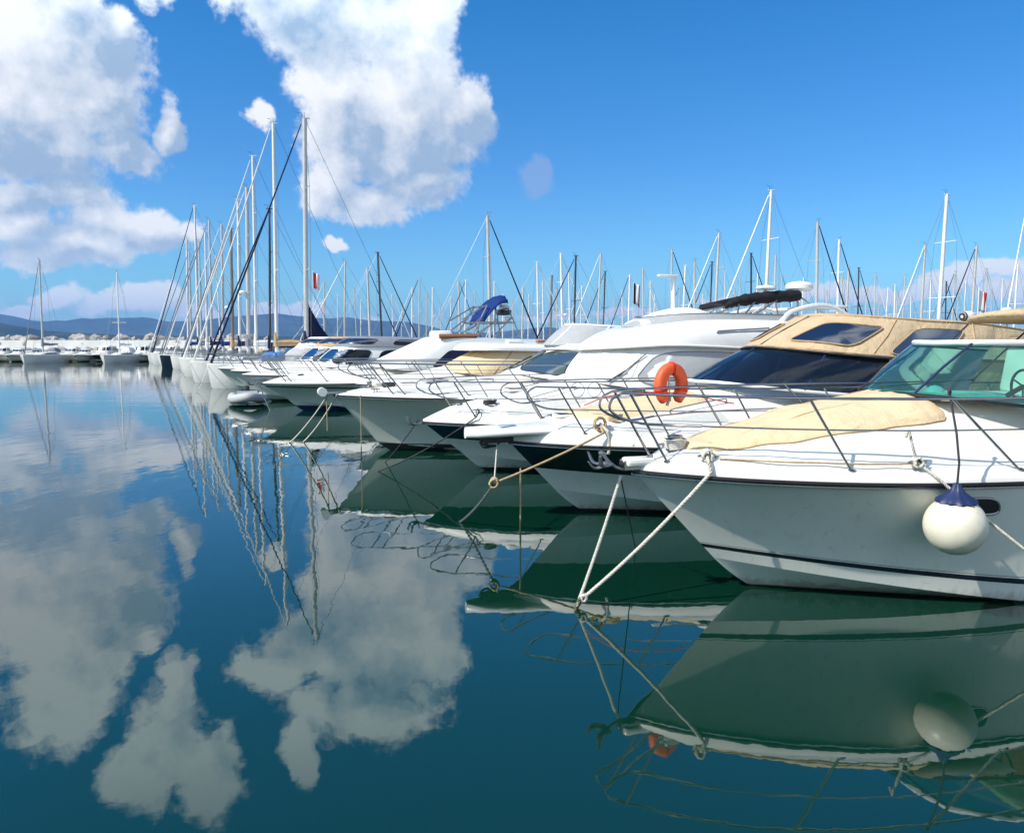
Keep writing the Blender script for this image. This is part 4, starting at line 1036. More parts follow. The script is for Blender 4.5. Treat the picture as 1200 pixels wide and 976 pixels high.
# =========================================================== sailing yachts
def yacht(loc, th, L, mast_z, label, mast='alu', jib='whitec', cover='navyc', hull='gelw', group='sailing yachts', mr=.10, spreaders=2, detail=1, lean=0.0, radar=False, mizzen=False, jibr=.055, main_up=None):
    b = root('sailing_yacht', loc, R(th), label, 'sailing yacht', group)
    B = L*.16; fb = L*.095+.05; DECKED.append((loc[0], loc[1], th, L, B+.15))
    n = 14 if detail else 9
    mb = MB(); ts = [k/n for k in range(n+1)]
    def gun(t): return (L*t, B*max(0, math.sin(PI*min(1, .03+t**.72*.80)))**.75 if t > 0 else .02, fb*(1.12-.30*t+.16*t*t))
    def bot(t): return (L*(.018+.92*t), B*.80*max(0, math.sin(PI*min(1, .0+t**.8*.86)))**.9, -.02)
    for sg in (1, -1):
        rows = []
        for j in range(5):
            w_ = j/4; rows.append([(lerp(bot(t)[0], gun(t)[0], w_), sg*-lerp(bot(t)[1], gun(t)[1], w_**.7), lerp(-.06, gun(t)[2], w_)) for t in ts])
        mb.grid(rows, hull)
        mb.grid([[(bot(t)[0]-.01, sg*-(bot(t)[1]*1.0+.012), z_) for t in ts] for z_ in (-.05, .13)], 'foulb' if hull == 'gelw' else 'foul')
        e = [(lerp(bot(1)[0], gun(1)[0], j/4), sg*-lerp(bot(1)[1], gun(1)[1], (j/4)**.7), lerp(-.06, gun(1)[2], j/4)) for j in range(5)]
        mb.grid([e, [(p[0], 0, p[2]) for p in e]], hull)
    mb.build('hull', b)
    mb = MB()
    mb.grid([[(gun(t)[0], x*gun(t)[1], gun(t)[2]+.05*(1-x*x)-.01) for x in (-1, -.5, 0, .5, 1)] for t in ts], 'deck')
    mb.build('deck', b)
    mb = MB(); rows = []
    for (u, w_, z_) in ((.27, .04, .0), (.30, .30, .22), (.40, .42, .36), (.55, .52, .44), (.66, .54, .46), (.67, .54, 0)):
        zz = fb*.98; rows.append([(u*L, -w_*B*1.15, zz), (u*L, -w_*B, zz+z_*.8), (u*L, -w_*B*.6, zz+z_), (u*L, w_*B*.6, zz+z_), (u*L, w_*B, zz+z_*.8), (u*L, w_*B*1.15, zz)])
    mb.grid(rows, 'gelw'); ch = mb.build('coachroof', b)
    for sg in (1, -1):
        mb = MB(); mb.grid([[(x_*L, sg*(w_*B*1.10+.01), fb*.98+q_) for x_, w_ in ((.36, .40), (.45, .46), (.60, .53))] for q_ in (.12, .28)], 'dkglass'); mb.build('window', ch)
    # mast and spreaders
    xm = .44*L; zd = fb+.2; top = Vector((xm+lean*mast_z+.25, 0, mast_z)); foot = Vector((xm, 0, zd))
    mb = MB(); mb.tube([foot, foot.lerp(top, .5), top], lambda t: mr*(1-.12*t), mast, 10)
    mb.tube([top+Vector((-.25, 0, .02)), top+Vector((.3, 0, .02))], .035, mast, 6); m_ = mb.build('mast', b)
    if detail:
        mb = MB(); mb.tube([top, top+Vector((0, 0, .35))], .014, 'wire', 5); mb.tube([top+Vector((-.15, 0, .0)), top+Vector((-.15, 0, .28)), top+Vector((-.4, 0, .3))], .014, 'dark', 5); mb.build('wind_vane', m_)
    sps = []
    for k in range(spreaders):
        f = (k+1)/(spreaders+1)+.05; p = foot.lerp(top, f); w_ = B*(.62-.12*k)
        mb = MB(); mb.tube([p+Vector((.15, -w_, .02)), p, p+Vector((.15, w_, .02))], .030, mast, 6); mb.build('spreader', m_); sps.append((p, w_))
    for sg in (1, -1):
        mb = MB(); pts = [Vector((xm+.1, sg*B*.86, fb))]+[p+Vector((.15, sg*w_, .02)) for p, w_ in sps]+[top+Vector((0, 0, -.1))]
        mb.tube(pts, .013, 'wire', 4, cap=False)
        if sps: mb.tube([Vector((xm-.4, sg*B*.84, fb)), sps[0][0]], .011, 'wire', 4, cap=False)
        mb.build('shroud', b)
    mb = MB(); mb.tube([top, Vector((L*.985, 0, fb*.9))], .012, 'wire', 4, cap=False); mb.build('backstay', b)
    f0 = Vector((.25, 0, fb*1.12+.05)); ft = top+Vector((-.2, 0, -.35))
    mb = MB(); mb.tube([f0, f0.lerp(ft, .06), f0.lerp(ft, .14), f0.lerp(ft, .5), f0.lerp(ft, .90), ft], lambda t: jibr*(1.35-.85*t) if jib else .014, jib or 'wire', 7); mb.build('furled_jib', b)
    # boom with stowed sail
    gz = fb+1.25; mb = MB(); mb.tube([Vector((xm+.1, 0, gz)), Vector((xm+.36*L, 0, gz+.08))], .06, mast, 8); bo = mb.build('boom', b)
    mb = MB(); pts = [Vector((xm+.05+.35*L*q, 0, gz+.14+.04*math.sin(q*9))) for q in (0, .05, .2, .4, .6, .8, 1)]
    mb.tube(pts, lambda t: (.10+.14*(1-t)**.8)*(1 if t > .01 else .9), cover, 9)
    if cover: mb.tube([Vector((xm-.02, 0, gz-.1)), Vector((xm-.02, 0, gz+.9))], lambda t: mr*1.5*(1-.4*t), cover, 8)
    mb.build('sail_cover', bo)
    if main_up:
        mb = MB(); mb.grid([[(xm+.14, 0, gz+.2), (xm+1.6, .12, gz+.25)], [(xm+.14, 0, gz+1.7), (xm+.9, .1, gz+1.2)], [(xm+.14, 0, gz+2.9), (xm+.25, .03, gz+2.4)]], main_up); mb.build('hoisted_sail', bo, thick=.06)
    if radar:
        p = foot.lerp(top, .38); mb = MB(); mb.lathe(p+Vector((-.42, 0, 0)), [(0, 0), (.28, 0), (.3, .1), (.22, .22), (0, .24)], 'white', 14); mb.build('radar_dome', m_)
    # sprayhood, pulpit, guard rails
    if detail:
        mb = MB(); rows = []
        for i in range(6):
            q = i/5; rows.append([(.63*L+.8*q-.15*math.sin(PI*k/10), B*.58*math.cos(PI*k/10), fb+.35+(.62*math.sin(PI*k/10)**.6)*math.sin(PI/2*(.15+.85*q))) for k in range(11)])
        mb.grid(rows, cover or 'navyc'); mb.build('sprayhood', b, thick=.02)
        mb = MB()
        for sg in (1, -1):
            q = [gun(t) for t in ts]; mb.tube([(p[0], sg*-(p[1]-.04), p[2]+.62) for p in q], .013, 'steel', 4); mb.tube([(p[0], sg*-(p[1]-.04), p[2]+.32) for p in q], .009, 'steel', 4)
            for p in q[1:]: mb.tube([(p[0], sg*-(p[1]-.04), p[2]), (p[0], sg*-(p[1]-.04), p[2]+.62)], .014, 'steel', 4)
        mb.build('guard_rail', b)
    return b
def mast_yacht(px, ytop, Y, L, th, label, snap=True, **k):
    """yacht whose mast stands in the direction of px at depth Y and reaches as high as seen"""
    tp = at_depth(px, ytop, Y); a = Vector((math.cos(R(th)), math.sin(R(th)), 0))
    o = Vector((tp.x, tp.y, 0))-a*(.44*L+.25)
    return yacht((o.x, o.y, 0), th, L, tp.z, label, **k)

# the long row of yachts on the left: mast px, top y, depth, mast finish, furled jib, cover
ROW = [(357.5, 139, 50.5, 13.2, 'alu', 'navyc', 'navyc', .155, 'thick silver mast, tallest of the row, navy jib and sail cover'),
 (321.5, 145, 57.5, 13.0, 'aluw', 'whitec', 'tan', .125, 'tan sail bag, second tallest mast of the row'),
 (315.5, 245, 62.0, 11.0, 'dark', 'navyc', 'navyc', .09, 'short black mast between two much taller pale ones'),
 (297.5, 183, 66.5, 13.0, 'aluw', 'whitec', 'whitec', .12, 'slim white mast and white furled jib, third tallest of the row'),
 (289, 220, 71.0, 12.5, 'alu', 'whitec', 'greyc', .17, 'thick pale grey mast and grey sail cover in the row'),
 (279, 234, 75.5, 12.0, 'aluw', 'greyc', 'navyc', .13, 'white mast with grey furled jib just past the thick grey mast'),
 (271.5, 268, 80.0, 11.0, 'alud', 'greyc', 'tan', .15, 'bronze coloured mast in the row'),
 (259.5, 263, 84.5, 11.5, 'alu', 'whitec', 'blue', .12, 'silver mast and bright blue sail cover in the row'),
 (246, 258, 89.0, 12.0, 'alu', 'greyc', 'navyc', .12, 'dull silver mast and grey furled jib far along the row'),
 (240.5, 271, 93.4, 11.0, 'aluw', 'whitec', 'whitec', .11, 'thin white mast and all white canvas far along the row'),
 (234, 284, 97.5, 11.0, 'alu', 'greyc', 'greyc', .11, 'low grey mast near the far end of the row'),
 (229, 241, 101.5, 12.5, 'aluw', 'navyc', 'navyc', .13, 'tall white mast rising near the far end of the row'),
 (222, 295, 105.6, 11.0, 'alu', 'greyc', 'blue', .11, 'lowest mast at the far end of the row'),
 (218, 279, 109.6, 11.5, 'aluw', 'whitec', 'greyc', .12, 'last white mast of the row, beside the breakwater')]
for (px, yt, Y, Ln, mt, jb, cv, mr, lab) in ROW:
    mast_yacht(px, yt, Y, Ln, 20, 'sailing yacht with '+lab, mast=mt, jib=jb, cover=cv, mr=mr, group='sailing yachts moored in the long row', hull='navy' if yt in (245, 258) else 'gelw', lean=(random.random()-.5)*.012, spreaders=2 if yt < 250 else 1, radar=(px in (289, 271.5)), jibr=.06 if Y < 60 else .065, main_up='navyc' if px == 357.5 else None)

def footprint(px, Y, L, th):
    tp = at_depth(px, 300, Y); a = Vector((math.cos(R(th)), math.sin(R(th)), 0)); return Vector((tp.x, tp.y, 0))-a*(.44*L+.25)
def free(o, th, L, B):
    a = Vector((math.cos(R(th)), math.sin(R(th)), 0)); c = o+a*L/2
    for (x, y, t2, l2, b2_) in DECKED:
        a2 = Vector((math.cos(R(t2)), math.sin(R(t2)), 0)); c2 = Vector((x, y, 0))+a2*l2/2; d = c-c2
        along = abs(d.dot(A20)); acr = abs(d.dot(Vector((-A20.y, A20.x, 0))))
        if along < (L+l2)/2+.5 and acr < B+b2_+.35: return False
    return True
# a second line of yachts, lying on the far side of the same pontoon
for (px, yt, Y, Ln, mt, jb, cv, mr, lab) in [(337, 262, 66, 11.5, 'alu', 'whitec', 'navyc', .09, 'thin silver mast between the two tallest masts of the row'), (306, 292, 78, 11, 'aluw', 'greyc', 'blue', .09, 'low white mast squeezed behind the short black mast'), (284, 300, 91, 11, 'alu', 'whitec', 'greyc', .09, 'low grey mast half hidden by the thick pale grey mast'),
 (266, 292, 99, 11, 'alu', 'whitec', 'navyc', .09, 'thin silver mast just left of the bronze mast'), (253, 300, 107, 11, 'aluw', 'whitec', 'whitec', .09, 'thin white mast in the far thicket behind the row'), (378, 352, 90, 10, 'aluw', None, 'whitec', .07, 'low white mast just right of the tallest mast')]:
    for dY in (0, 1.5, -1.5, 3, -3, 4.5, -4.5, 6, 8, 10):
        o_ = footprint(px, Y+dY, Ln, 200)
        if free(o_, 200, Ln, Ln*.16): break
    else: continue
    mast_yacht(px, yt, Y+dY, Ln, 200, 'sailing yacht with '+lab, mast=mt, jib=jb, cover=cv, mr=mr, group='sailing yachts moored in the long row', spreaders=1, jibr=.05, detail=0)
# masts of the harbour behind the cruisers: px, top y, finish, furled jib, bow to the left or to the right, thickness
BG = [(404,306,'alu','w','l',.10),(430,314,'alu','n','r',.13),(444,296,'dark','n','r',.12),(483,337,'aluw','w','l',.10),(500,344,'alu',0,'l',.09),(507,337,'aluw',0,'l',.10),
 (515.5,360,'alu',0,'r',.09),(527,348,'aluw','w','r',.08),(537,329,'alu','n','r',.13),(545.6,328,'aluw','n','l',.10),(571.5,253,'alu','n','r',.17),(613,336,'alu',0,'l',.14),
 (629,307,'aluw','w','r',.10),(636,330,'aluw','w','r',.08),(647,323,'alud',0,'l',.13),(658,297,'aluw','w','r',.13),(667,320,'aluw','w','r',.08),(675.5,300,'dark','n','l',.11),
 (703,297,'alu','w','l',.11),(709,318,'dark','n','l',.09),(739,322,'aluw','n','l',.12),(754,314,'alu','w','r',.10),(786,292,'alu','n','r',.10),(803,311,'aluw',0,'l',.11),
 (814,306,'alu',0,'r',.11),(835,307,'dark','n','l',.09),(841.5,273,'alu','w','l',.15),(881,297,'dark','n','r',.11),(901,223,'aluw','w','l',.15),(908,299,'alu',0,'r',.12),
 (957.5,260,'alu','n','r',.17),(982.5,281,'aluw','n','r',.15),(988,322,'alu',0,'r',.10),(996,313,'alu',0,'l',.12),(1007,314,'dark','n','r',.08),(1018,335,'alu',0,'l',.08),(1042,337,'aluw',0,'l',.09),
 (1050,333,'aluw',0,'r',.10),(1054,341,'alu',0,'l',.08),(1084.5,287,'alu','w','l',.14),(1106,228,'aluw',0,'l',.17),(1111,330,'dark','n','r',.09),(1144,288,'alu','n','l',.15),
 (1152,338,'aluw',0,'r',.08),(1194,309,'aluw',0,'l',.10),(1212,290,'alu','n','r',.13),(1240,300,'aluw','w','l',.12),(422,352,'aluw',0,'l',.08),(470,360,'alu',0,'l',.08),(590,345,'aluw','w','l',.09),
 (721,352,'alu',0,'l',.08),(768,345,'aluw',0,'l',.08),(825,345,'aluw',0,'r',.08),(862,340,'alu','w','l',.08),(893,335,'alu',0,'r',.08),(930,338,'aluw',0,'l',.08),(970,340,'alu',0,'r',.08),(1032,346,'alu',0,'r',.08),(1070,345,'aluw',0,'r',.08),(1125,345,'alu',0,'l',.08),(1165,340,'alu',0,'r',.08),
 (380,330,'alu','w','l',.09),(395,345,'aluw',0,'l',.07),(415,338,'alu',0,'r',.07),(458,345,'aluw','w','r',.07),(492,325,'alu','n','l',.09),(556,340,'alu',0,'r',.07),(580,330,'aluw',0,'l',.08),(600,352,'alu',0,'r',.07),(620,345,'aluw',0,'l',.07),(652,338,'alu',0,'r',.07),(682,335,'aluw','w','l',.08),(692,345,'alu',0,'l',.07),(730,340,'aluw',0,'r',.07),(746,335,'alu',0,'l',.07),(762,330,'aluw',0,'r',.08),(797,335,'alu','n','l',.07),(850,318,'aluw',0,'r',.08),(868,325,'alu',0,'l',.07),(888,318,'aluw',0,'l',.08),(917,322,'alu','n','r',.08),(942,325,'aluw',0,'l',.08),(1026,320,'alu','w','r',.08),(1062,322,'alu',0,'l',.08),(1092,325,'aluw',0,'r',.08),(1120,318,'alu','n','l',.08),(1134,328,'aluw',0,'l',.07),(1158,315,'alu',0,'r',.08),(1176,325,'aluw',0,'r',.07),(1186,333,'alu',0,'l',.07)]
FIN = {'alu': 'silver', 'aluw': 'white', 'dark': 'black', 'alud': 'bronze'}
landmark = [(404, 'behind the grey canvas cruiser'), (480, 'behind the white sloping cabin'), (540, 'behind the blue tower bimini'), (620, 'behind the grey mesh fly screen'), (700, 'behind the rounded flybridge'), (790, 'beside the white radar post'), (850, 'behind the folded black bimini'), (950, 'over the canopy front'), (1040, 'over the beige canopy roof'), (1120, 'above the green windscreen')]
def near_landmark(px): return min(landmark, key=lambda l: abs(l[0]+20-px))[1]
ordn = ['first', 'second', 'third', 'fourth', 'fifth', 'sixth', 'seventh', 'eighth', 'ninth', 'tenth', 'eleventh', 'twelfth', 'thirteenth', 'fourteenth', 'fifteenth', 'sixteenth']
cnt = {}
info = sorted(BG)
for e in info:
    k = (near_landmark(e[0]), e[2]); cnt[k] = cnt.get(k, 0)+1
seen = {}
FIND = []
for e in sorted(info, key=lambda q: q[1]):
    px, yt, mt, jb, hd, mr = e
    zt = 13.5 if yt < 300 else 12.2
    Yd = min(165, max(52, (zt-2.8)*F/(400-yt)/1.0)); L_ = 12.0 if yt < 310 else 10.5; th = 20 if hd == 'l' else 200; best = None
    for k in range(0, 60):
        for sgn in (1, -1):
            Y = Yd+sgn*k*1.2
            if Y < 46 or Y > 190: continue
            o = footprint(px, Y, L_, th)
            if free(o, th, L_, L_*.16): best = (o, Y); break
        if best: break
    if not best: continue
    FIND.append((e, best, L_, th)); DECKED.append((best[0].x, best[0].y, th, L_, L_*.16+.15))
for (e, (o, Y), L_, th) in sorted(FIND, key=lambda q: q[0][0]):
    px, yt, mt, jb, hd, mr = e
    k = (near_landmark(px), mt); i = seen.get(k, 0); seen[k] = i+1
    tp = at_depth(px, yt, Y)
    lab = ('%s %s mast from the left ' % (ordn[i], FIN[mt]) if cnt[k] > 1 else 'only %s mast ' % FIN[mt])+near_landmark(px)
    lab = 'yacht, '+lab
    yacht((o.x, o.y, 0), th, L_, tp.z, lab, mast=mt, jib={'w': 'whitec', 'n': 'navyc', 0: None}[jb], cover=['navyc', 'blue', 'whitec', 'greyc', 'tan'][int(px) % 5], mr=mr*max(.85, min(1.25, Y/85)), spreaders=2 if yt < 300 else 1, group='sailing yachts in the harbour basin behind', lean=(random.random()-.5)*.02, radar=(px in (537, 658)), jibr=.075, detail=1 if Y < 90 else 0)

# =========================================================== breakwater with moored boats in front of it
BY = 112.5
mb = MB(); rg = random.Random(5)
rows = []
prof = [(0, -1.2), (0, .1), (.6, 1.0), (2.2, 1.5), (2.4, 1.5), (3.2, 1.5), (3.2, 1.52), (7.2, 1.52)]
def rock(mb, c, r, rg, mat='rock'):
    b = len(mb.v); ph = (1+5**.5)/2
    vs = [(-1, ph, 0), (1, ph, 0), (-1, -ph, 0), (1, -ph, 0), (0, -1, ph), (0, 1, ph), (0, -1, -ph), (0, 1, -ph), (ph, 0, -1), (ph, 0, 1), (-ph, 0, -1), (-ph, 0, 1)]
    sx, sy, sz = r*rg.uniform(.7, 1.3), r*rg.uniform(.7, 1.2), r*rg.uniform(.5, .95); q = Matrix.Rotation(rg.random()*6, 3, 'Z')@Matrix.Rotation(rg.random()*.8, 3, 'X')
    for v in vs: mb.v.append(tuple(Vector(c)+q@Vector((v[0]*sx/1.9*rg.uniform(.8, 1.2), v[1]*sy/1.9*rg.uniform(.8, 1.2), v[2]*sz/1.9*rg.uniform(.8, 1.2)))))
    for f in ((0,11,5),(0,5,1),(0,1,7),(0,7,10),(0,10,11),(1,5,9),(5,11,4),(11,10,2),(10,7,6),(7,1,8),(3,9,4),(3,4,2),(3,2,6),(3,6,8),(3,8,9),(4,9,5),(2,4,11),(6,2,10),(8,6,7),(9,8,1)): mb.face(tuple(b+i for i in f), mat)
X0, X1 = -190, -36
for x in range(0, 420):
    for lv in range(3):
        cx_ = X0+(X1-X0)*rg.random(); dy = lv*1.0+rg.uniform(-.3, .4); rock(mb, (cx_, BY+1.0+dy, -.1+lv*.62+rg.uniform(-.2, .2)), rg.uniform(.55, 1.05), rg)
o = mb.build('breakwater_rocks', None, ang=10); o['kind'] = 'stuff'; o['label'] = 'pale boulders piled along the foot of the breakwater'; o['category'] = 'rocks'
mb = MB()
for x in range(0, 520):
    cx_ = X0+(X1-X0)*rg.random(); rock(mb, (cx_, BY+9.5+rg.uniform(-.8, 1.6), 2.2+rg.uniform(0, 1.1)), rg.uniform(.6, 1.1), rg)
o = mb.build('breakwater_crest_rocks', None, ang=10); o['kind'] = 'stuff'; o['label'] = 'grey boulders along the crest of the breakwater'; o['category'] = 'rocks'
mb = MB(); mb.box(((X0+X1)/2, BY+6.2, .15), (X1-X0, 8.4, 2.7), 'quay', bev=.0); mb.box(((X0+X1)/2, BY+9.7, 1.8), (X1-X0, 2.0, 1.9), 'rock'); o = mb.build('breakwater', None); tag(o, 'long low breakwater with a whitewashed quay behind the moored boats', 'breakwater'); o['kind'] = 'structure'
mb = MB(); mb.box(((X0+X1)/2, BY+8.2, 2.25), (X1-X0, .35, 1.45), 'quay'); o = mb.build('quay_wall', None); tag(o, 'white parapet wall running along the top of the breakwater', 'wall')
# small boats lying bow out along it
def day_boat(px, depth, th, W, Lb, label, hull='hullw', cabin=1.0, mast=None, roof='gelw', name='motor_boat', cat='motor boat'):
    p = at_depth(px, 400, depth); o = Vector((p.x, p.y, 0))
    if mast: return None
    b = root(name, o, R(th), label, cat, 'boats moored along the breakwater')
    h = Hull(Lb, W/2, .95, .8, .8, gL=.5)
    cf = coach([(0, 0), (1, .1), (2.2, .3), (Lb, .3)], .8, 1.5, 2.6)
    make_hull(h, b, [(1, 1, hull)], foul=('foul', .12), deckf=cf, bul=.12, fac=12)
    B_ = W/2; z0 = 1.15; z1 = 1.15+cabin*.8
    c = Wrap([(2.0, 0, z0), (2.1, B_*.4, z0), (2.5, B_*.7, z0), (Lb*.7, B_*.75, z0)], [(2.7, 0, z1), (2.75, B_*.35, z1), (3.0, B_*.62, z1), (Lb*.7, B_*.66, z1)], 10, .0)
    mb = MB(); c.wall(mb, 'gelw', nw=2); c.cap(mb, roof, .05); cb = mb.build('cabin', b)
    for (a0, a1) in ((-.5, -.2), (-.16, .16), (.2, .5), (.6, .95), (-.95, -.6)):
        mb = MB(); c.patch(mb, 'vinyl', a0, a1, .35, .85, .02, .3, rings=2, seg=16); mb.build('window', cb)
    return b
DB = [(-110, 2.6, 7, 'hullw', 1.0, 'gelw', 'white motor boat outermost along the breakwater'), (-84, 2.3, 6.5, 'hullw', .8, 'whitec', 'white motor boat second from the outer end of the breakwater'),
 (-60, 2.6, 7, 'hullw', 1.2, 'gelw', 'tall white motor boat in the outer part of the breakwater'), (-36, 2.2, 6, 'hullw', .7, 'bluel', 'blue roofed motor boat out along the breakwater'),
 (-14, 2.3, 6.5, 'hullw', 1.0, 'gelw', 'white motor boat before the breakwater, left of the small grey roofed one'), (8, 2.1, 6, 'hullw', .8, 'greyc', 'small grey roofed motor boat before the breakwater'),
 (27, 2.0, 6, 'hullw', .6, 'bluel', 'low blue covered boat just left of the lone sailing yacht'), (70, 2.1, 6.5, 'hullw', .9, 'gelw', 'white motor boat just right of the lone sailing yacht'),
 (88, 1.9, 6, 'hullw', .7, 'tan', 'low tan covered boat left of the black hulled boat'), (108, 2.7, 8, 'black', 1.25, 'gelw', 'black hulled motor boat with white cabin before the breakwater'),
 (156, 2.5, 8, 'hullw', 1.35, 'gelw', 'tall white motor boat right of the thin masted yacht'), (174, 2.2, 7, 'hullw', 1.0, 'gelw', 'white motor boat wedged between two taller ones near the yacht row'),
 (190, 2.3, 7, 'hullw', 1.3, 'tan', 'tan roofed motor boat, last before the yacht row')]
for i, (px, W_, Lb, hu, cb_, rf, lab) in enumerate(DB):
    day_boat(px, 110.2+(i*7 % 5)*.2, 90+((i*37) % 11-5), W_, Lb-1.5, lab, hu, cb_, roof=rf)
def bow_yacht(px, ytop, depth, L_, lab, **k):
    tp = at_depth(px, ytop, depth); a = Vector((0, 1, 0)); o = Vector((tp.x, tp.y, 0))-a*(.44*L_+.25)
    return yacht((o.x, o.y, 0), 90, L_, tp.z, lab, group='boats moored along the breakwater', **k)
bow_yacht(46, 305, 107.8, 10, 'lone sailing yacht with dark grey mast lying bow out before the breakwater', mast='alu', jib='greyc', cover='greyc', mr=.13)
bow_yacht(137, 319, 108.2, 9.6, 'small sailing yacht with thin white mast beside the black hulled boat', mast='aluw', jib=None, cover='whitec', mr=.09)

# inflatable dinghy tied under the bows
db = root('inflatable_dinghy', on_water(291, 474), R(-70), 'small pale grey inflatable dinghy with outboard floating between the bows', 'dinghy')
mb = MB(); mb.tube(cr([(-1.2, .62, .28), (0, .66, .28), (.9, .5, .32), (1.45, 0, .42), (.9, -.5, .32), (0, -.66, .28), (-1.2, -.62, .28)], 6), .21, 'mesh2', 12); mb.build('tube', db)
mb = MB(); mb.box((0, 0, .12), (2.2, 1.0, .06), 'greyc'); mb.box((-1.1, 0, .32), (.06, .9, .44), 'white'); mb.box((-.1, 0, .38), (.25, 1.0, .04), 'teak'); mb.build('floor', db)
mb = MB(); mb.box((-1.35, 0, .62), (.34, .24, .32), 'dark', bev=.08); mb.box((-1.32, 0, .3), (.16, .10, .7), 'dark', bev=.03); mb.build('outboard_motor', db)

# =========================================================== flags, aerials
def flag(px, py, Y, cols, w_, h_, label, staff=1.2):
    p = at_depth(px, py, Y); f = root('flag', p, R(25), label, 'flag')
    mb = MB(); mb.tube([(0, 0, -staff), (0, 0, h_+.1)], .02, 'aluw', 6); mb.build('staff', f)
    mb = MB(); n = 18; rows = []
    for j in range(9):
        rows.append([(w_*i/n*.85, .10*math.sin(i/n*7+j*.2)*i/n*2*w_, h_*(1-j/8)-.35*w_*(i/n)**1.5) for i in range(n+1)])
    mb.grid(rows, cols[0], matf=lambda a, c: cols[min(len(cols)-1, int(c/n*len(cols)))]); mb.build('cloth', f, thick=.008)
flag(742, 356, 60, ['navyc', 'white', 'red'], .75, 1.5, 'blue white and red flag flying on a staff behind the rounded flybridge', 2.5)
flag(1146, 364, 30, ['white', 'red'], .55, .75, 'white and red flag hanging between the canopy and the bimini', 1.2)
flag(367, 338, 52, ['red', 'white'], .5, 1.0, 'small red and white pennant beside the tallest mast', 2.0)
wa = root('whip_aerial', at_depth(1181, 362, 18.5), 0, 'long white whip aerial leaning right beside the bimini', 'aerial')
mb = MB(); mb.tube([(0, 0, 0), (.18, 0, 1.4), (.36, 0, 2.75)], lambda t: .022-.010*t, 'white', 8); mb.build('rod', wa)
mb = MB(); mb.box((-.02, 0, -.05), (.16, .14, .16), 'white', bev=.03); mb.tube([(0, 0, -1.6), (0, 0, -.1)], .02, 'steel', 6); mb.build('base', wa)

# =========================================================== mooring ropes
M['weed'] = pm('wet_weedy_rope', (.05, .06, .025), .6, var=.4, vscale=60, bump=.006, bscale=120)
def sag(a, b, s, n=18):
    a, b = Vector(a), Vector(b); return [a.lerp(b, k/n)+Vector((0, 0, -s*4*(k/n)*(1-k/n))) for k in range(n+1)]
def rope(pts, r, mat, name, label, cat='rope', group='mooring ropes', twist=True, pitch=.11, knots=()):
    mb = MB(); pts = [Vector(p) for p in pts]
    Ltot = sum((b-a).length for a, b in zip(pts, pts[1:]))
    if twist:
        n = int(min(700, max(30, Ltot/pitch*8))); P = resample(pts, n)
        for s_ in range(3):
            q = []
            for i, p in enumerate(P):
                t = (P[min(n, i+1)]-P[max(0, i-1)]).normalized(); N_ = t.cross(Vector((0, 1, .2))).normalized(); B_ = t.cross(N_)
                a = 2*PI*(i/8+s_/3); q.append(p+(N_*math.cos(a)+B_*math.sin(a))*r*.52)
            mb.tube(q, r*.58, mat, 6)
    else: mb.tube(resample(pts, 24), r, mat, 6)
    if pts[-1].z < -.05 and pts[-1].y < 25 and len(pts) > 2:
        e = pts[-1]; k = max((i for i, p in enumerate(pts[:-1]) if (p-e).length > .30), default=0); d = (pts[k]-e).normalized()
        wq = [e+d*(.30*j/7) for j in range(8)]; wr = random.Random(len(pts))
        mb.tube([p+Vector((wr.uniform(-.004, .004), wr.uniform(-.004, .004), 0)) for p in wq], lambda t: r*(1.35-.3*t), 'weed', 7)
    for (kp, kr) in knots:
        rk = random.Random(int(kr*1000)); kp = Vector(kp); pp = []
        for i in range(40):
            a = i*1.05; pp.append(kp+Vector((math.cos(a)*kr*(.7+.3*rk.random()), math.sin(a*1.4)*kr*.8, math.sin(a)*kr*(.8+.3*rk.random()))))
        mb.tube(cr(pp, 3), r*.8, mat, 6)
    o = mb.build(name, None, ang=60); return tag(o, label, cat, group)
W1 = on_water(664, 728, -.12); K1 = at_depth(684, 700, 8.35)
g_ = h1.gunu(.62)
c1p = wl(b1, (.62, -g_[1]+.10, g_[2]+.22)); e1 = wl(b1, (.60, -g_[1]-.025, g_[2]+.06)); e0 = wl(b1, (.58, -g_[1]+.0, g_[2]+.17))
rope([c1p+Vector((.12, .02, 0)), c1p, e0, e1]+sag(e1, K1, .05)[1:]+[W1], .019, 'rope', 'mooring_rope', 'pale rope from the bow cleat of the nearest cruiser down into the water', knots=[(c1p, .06)])
W1b = on_water(668, 731, -.12)
rope(sag(wl(b1, (-.16, -.04, 1.36)), K1+Vector((-.03, 0, .03)), .03)+[W1b], .017, 'rope', 'mooring_rope', 'pale rope running almost straight down from the anchor of the nearest cruiser', knots=[(K1, .035)])
rope(sag(wl(b1, (-.14, .02, 1.34)), on_water(746, 650, -.1), .0), .008, 'roped', 'mooring_line', 'thin dark line hanging from the nearest bow into the shade', twist=False)
g_ = h1.gunu(2.5); cm = wl(b1, (2.50, -g_[1]+.10, g_[2]+.21)); em = wl(b1, (2.62, -g_[1]-.02, g_[2]+.08))
rope([wl(b1, (u_, -h1.gunu(u_)[1]+.10+.015*math.sin(u_*9), h1.gunu(u_)[2]+.192)) for u_ in [.72+.11*k for k in range(16)]]+[cm], .010, 'ropet', 'deck_line', 'thin tan line lying along the edge of the foredeck of the nearest cruiser', twist=False)
rope([cm, em]+sag(em, on_water(1350, 752, -.1), .05)[1:], .016, 'rope', 'mooring_rope', 'pale rope slanting right from the midship cleat past the round fender', knots=[(cm, .05)])
rope([cm, cm+Vector((-.06, -.02, .15)), cm+Vector((-.10, 0, .33)), cm+Vector((-.12, .02, .25))], .014, 'rope', 'rope_tail', 'loose frayed tail of rope standing up from the midship cleat')
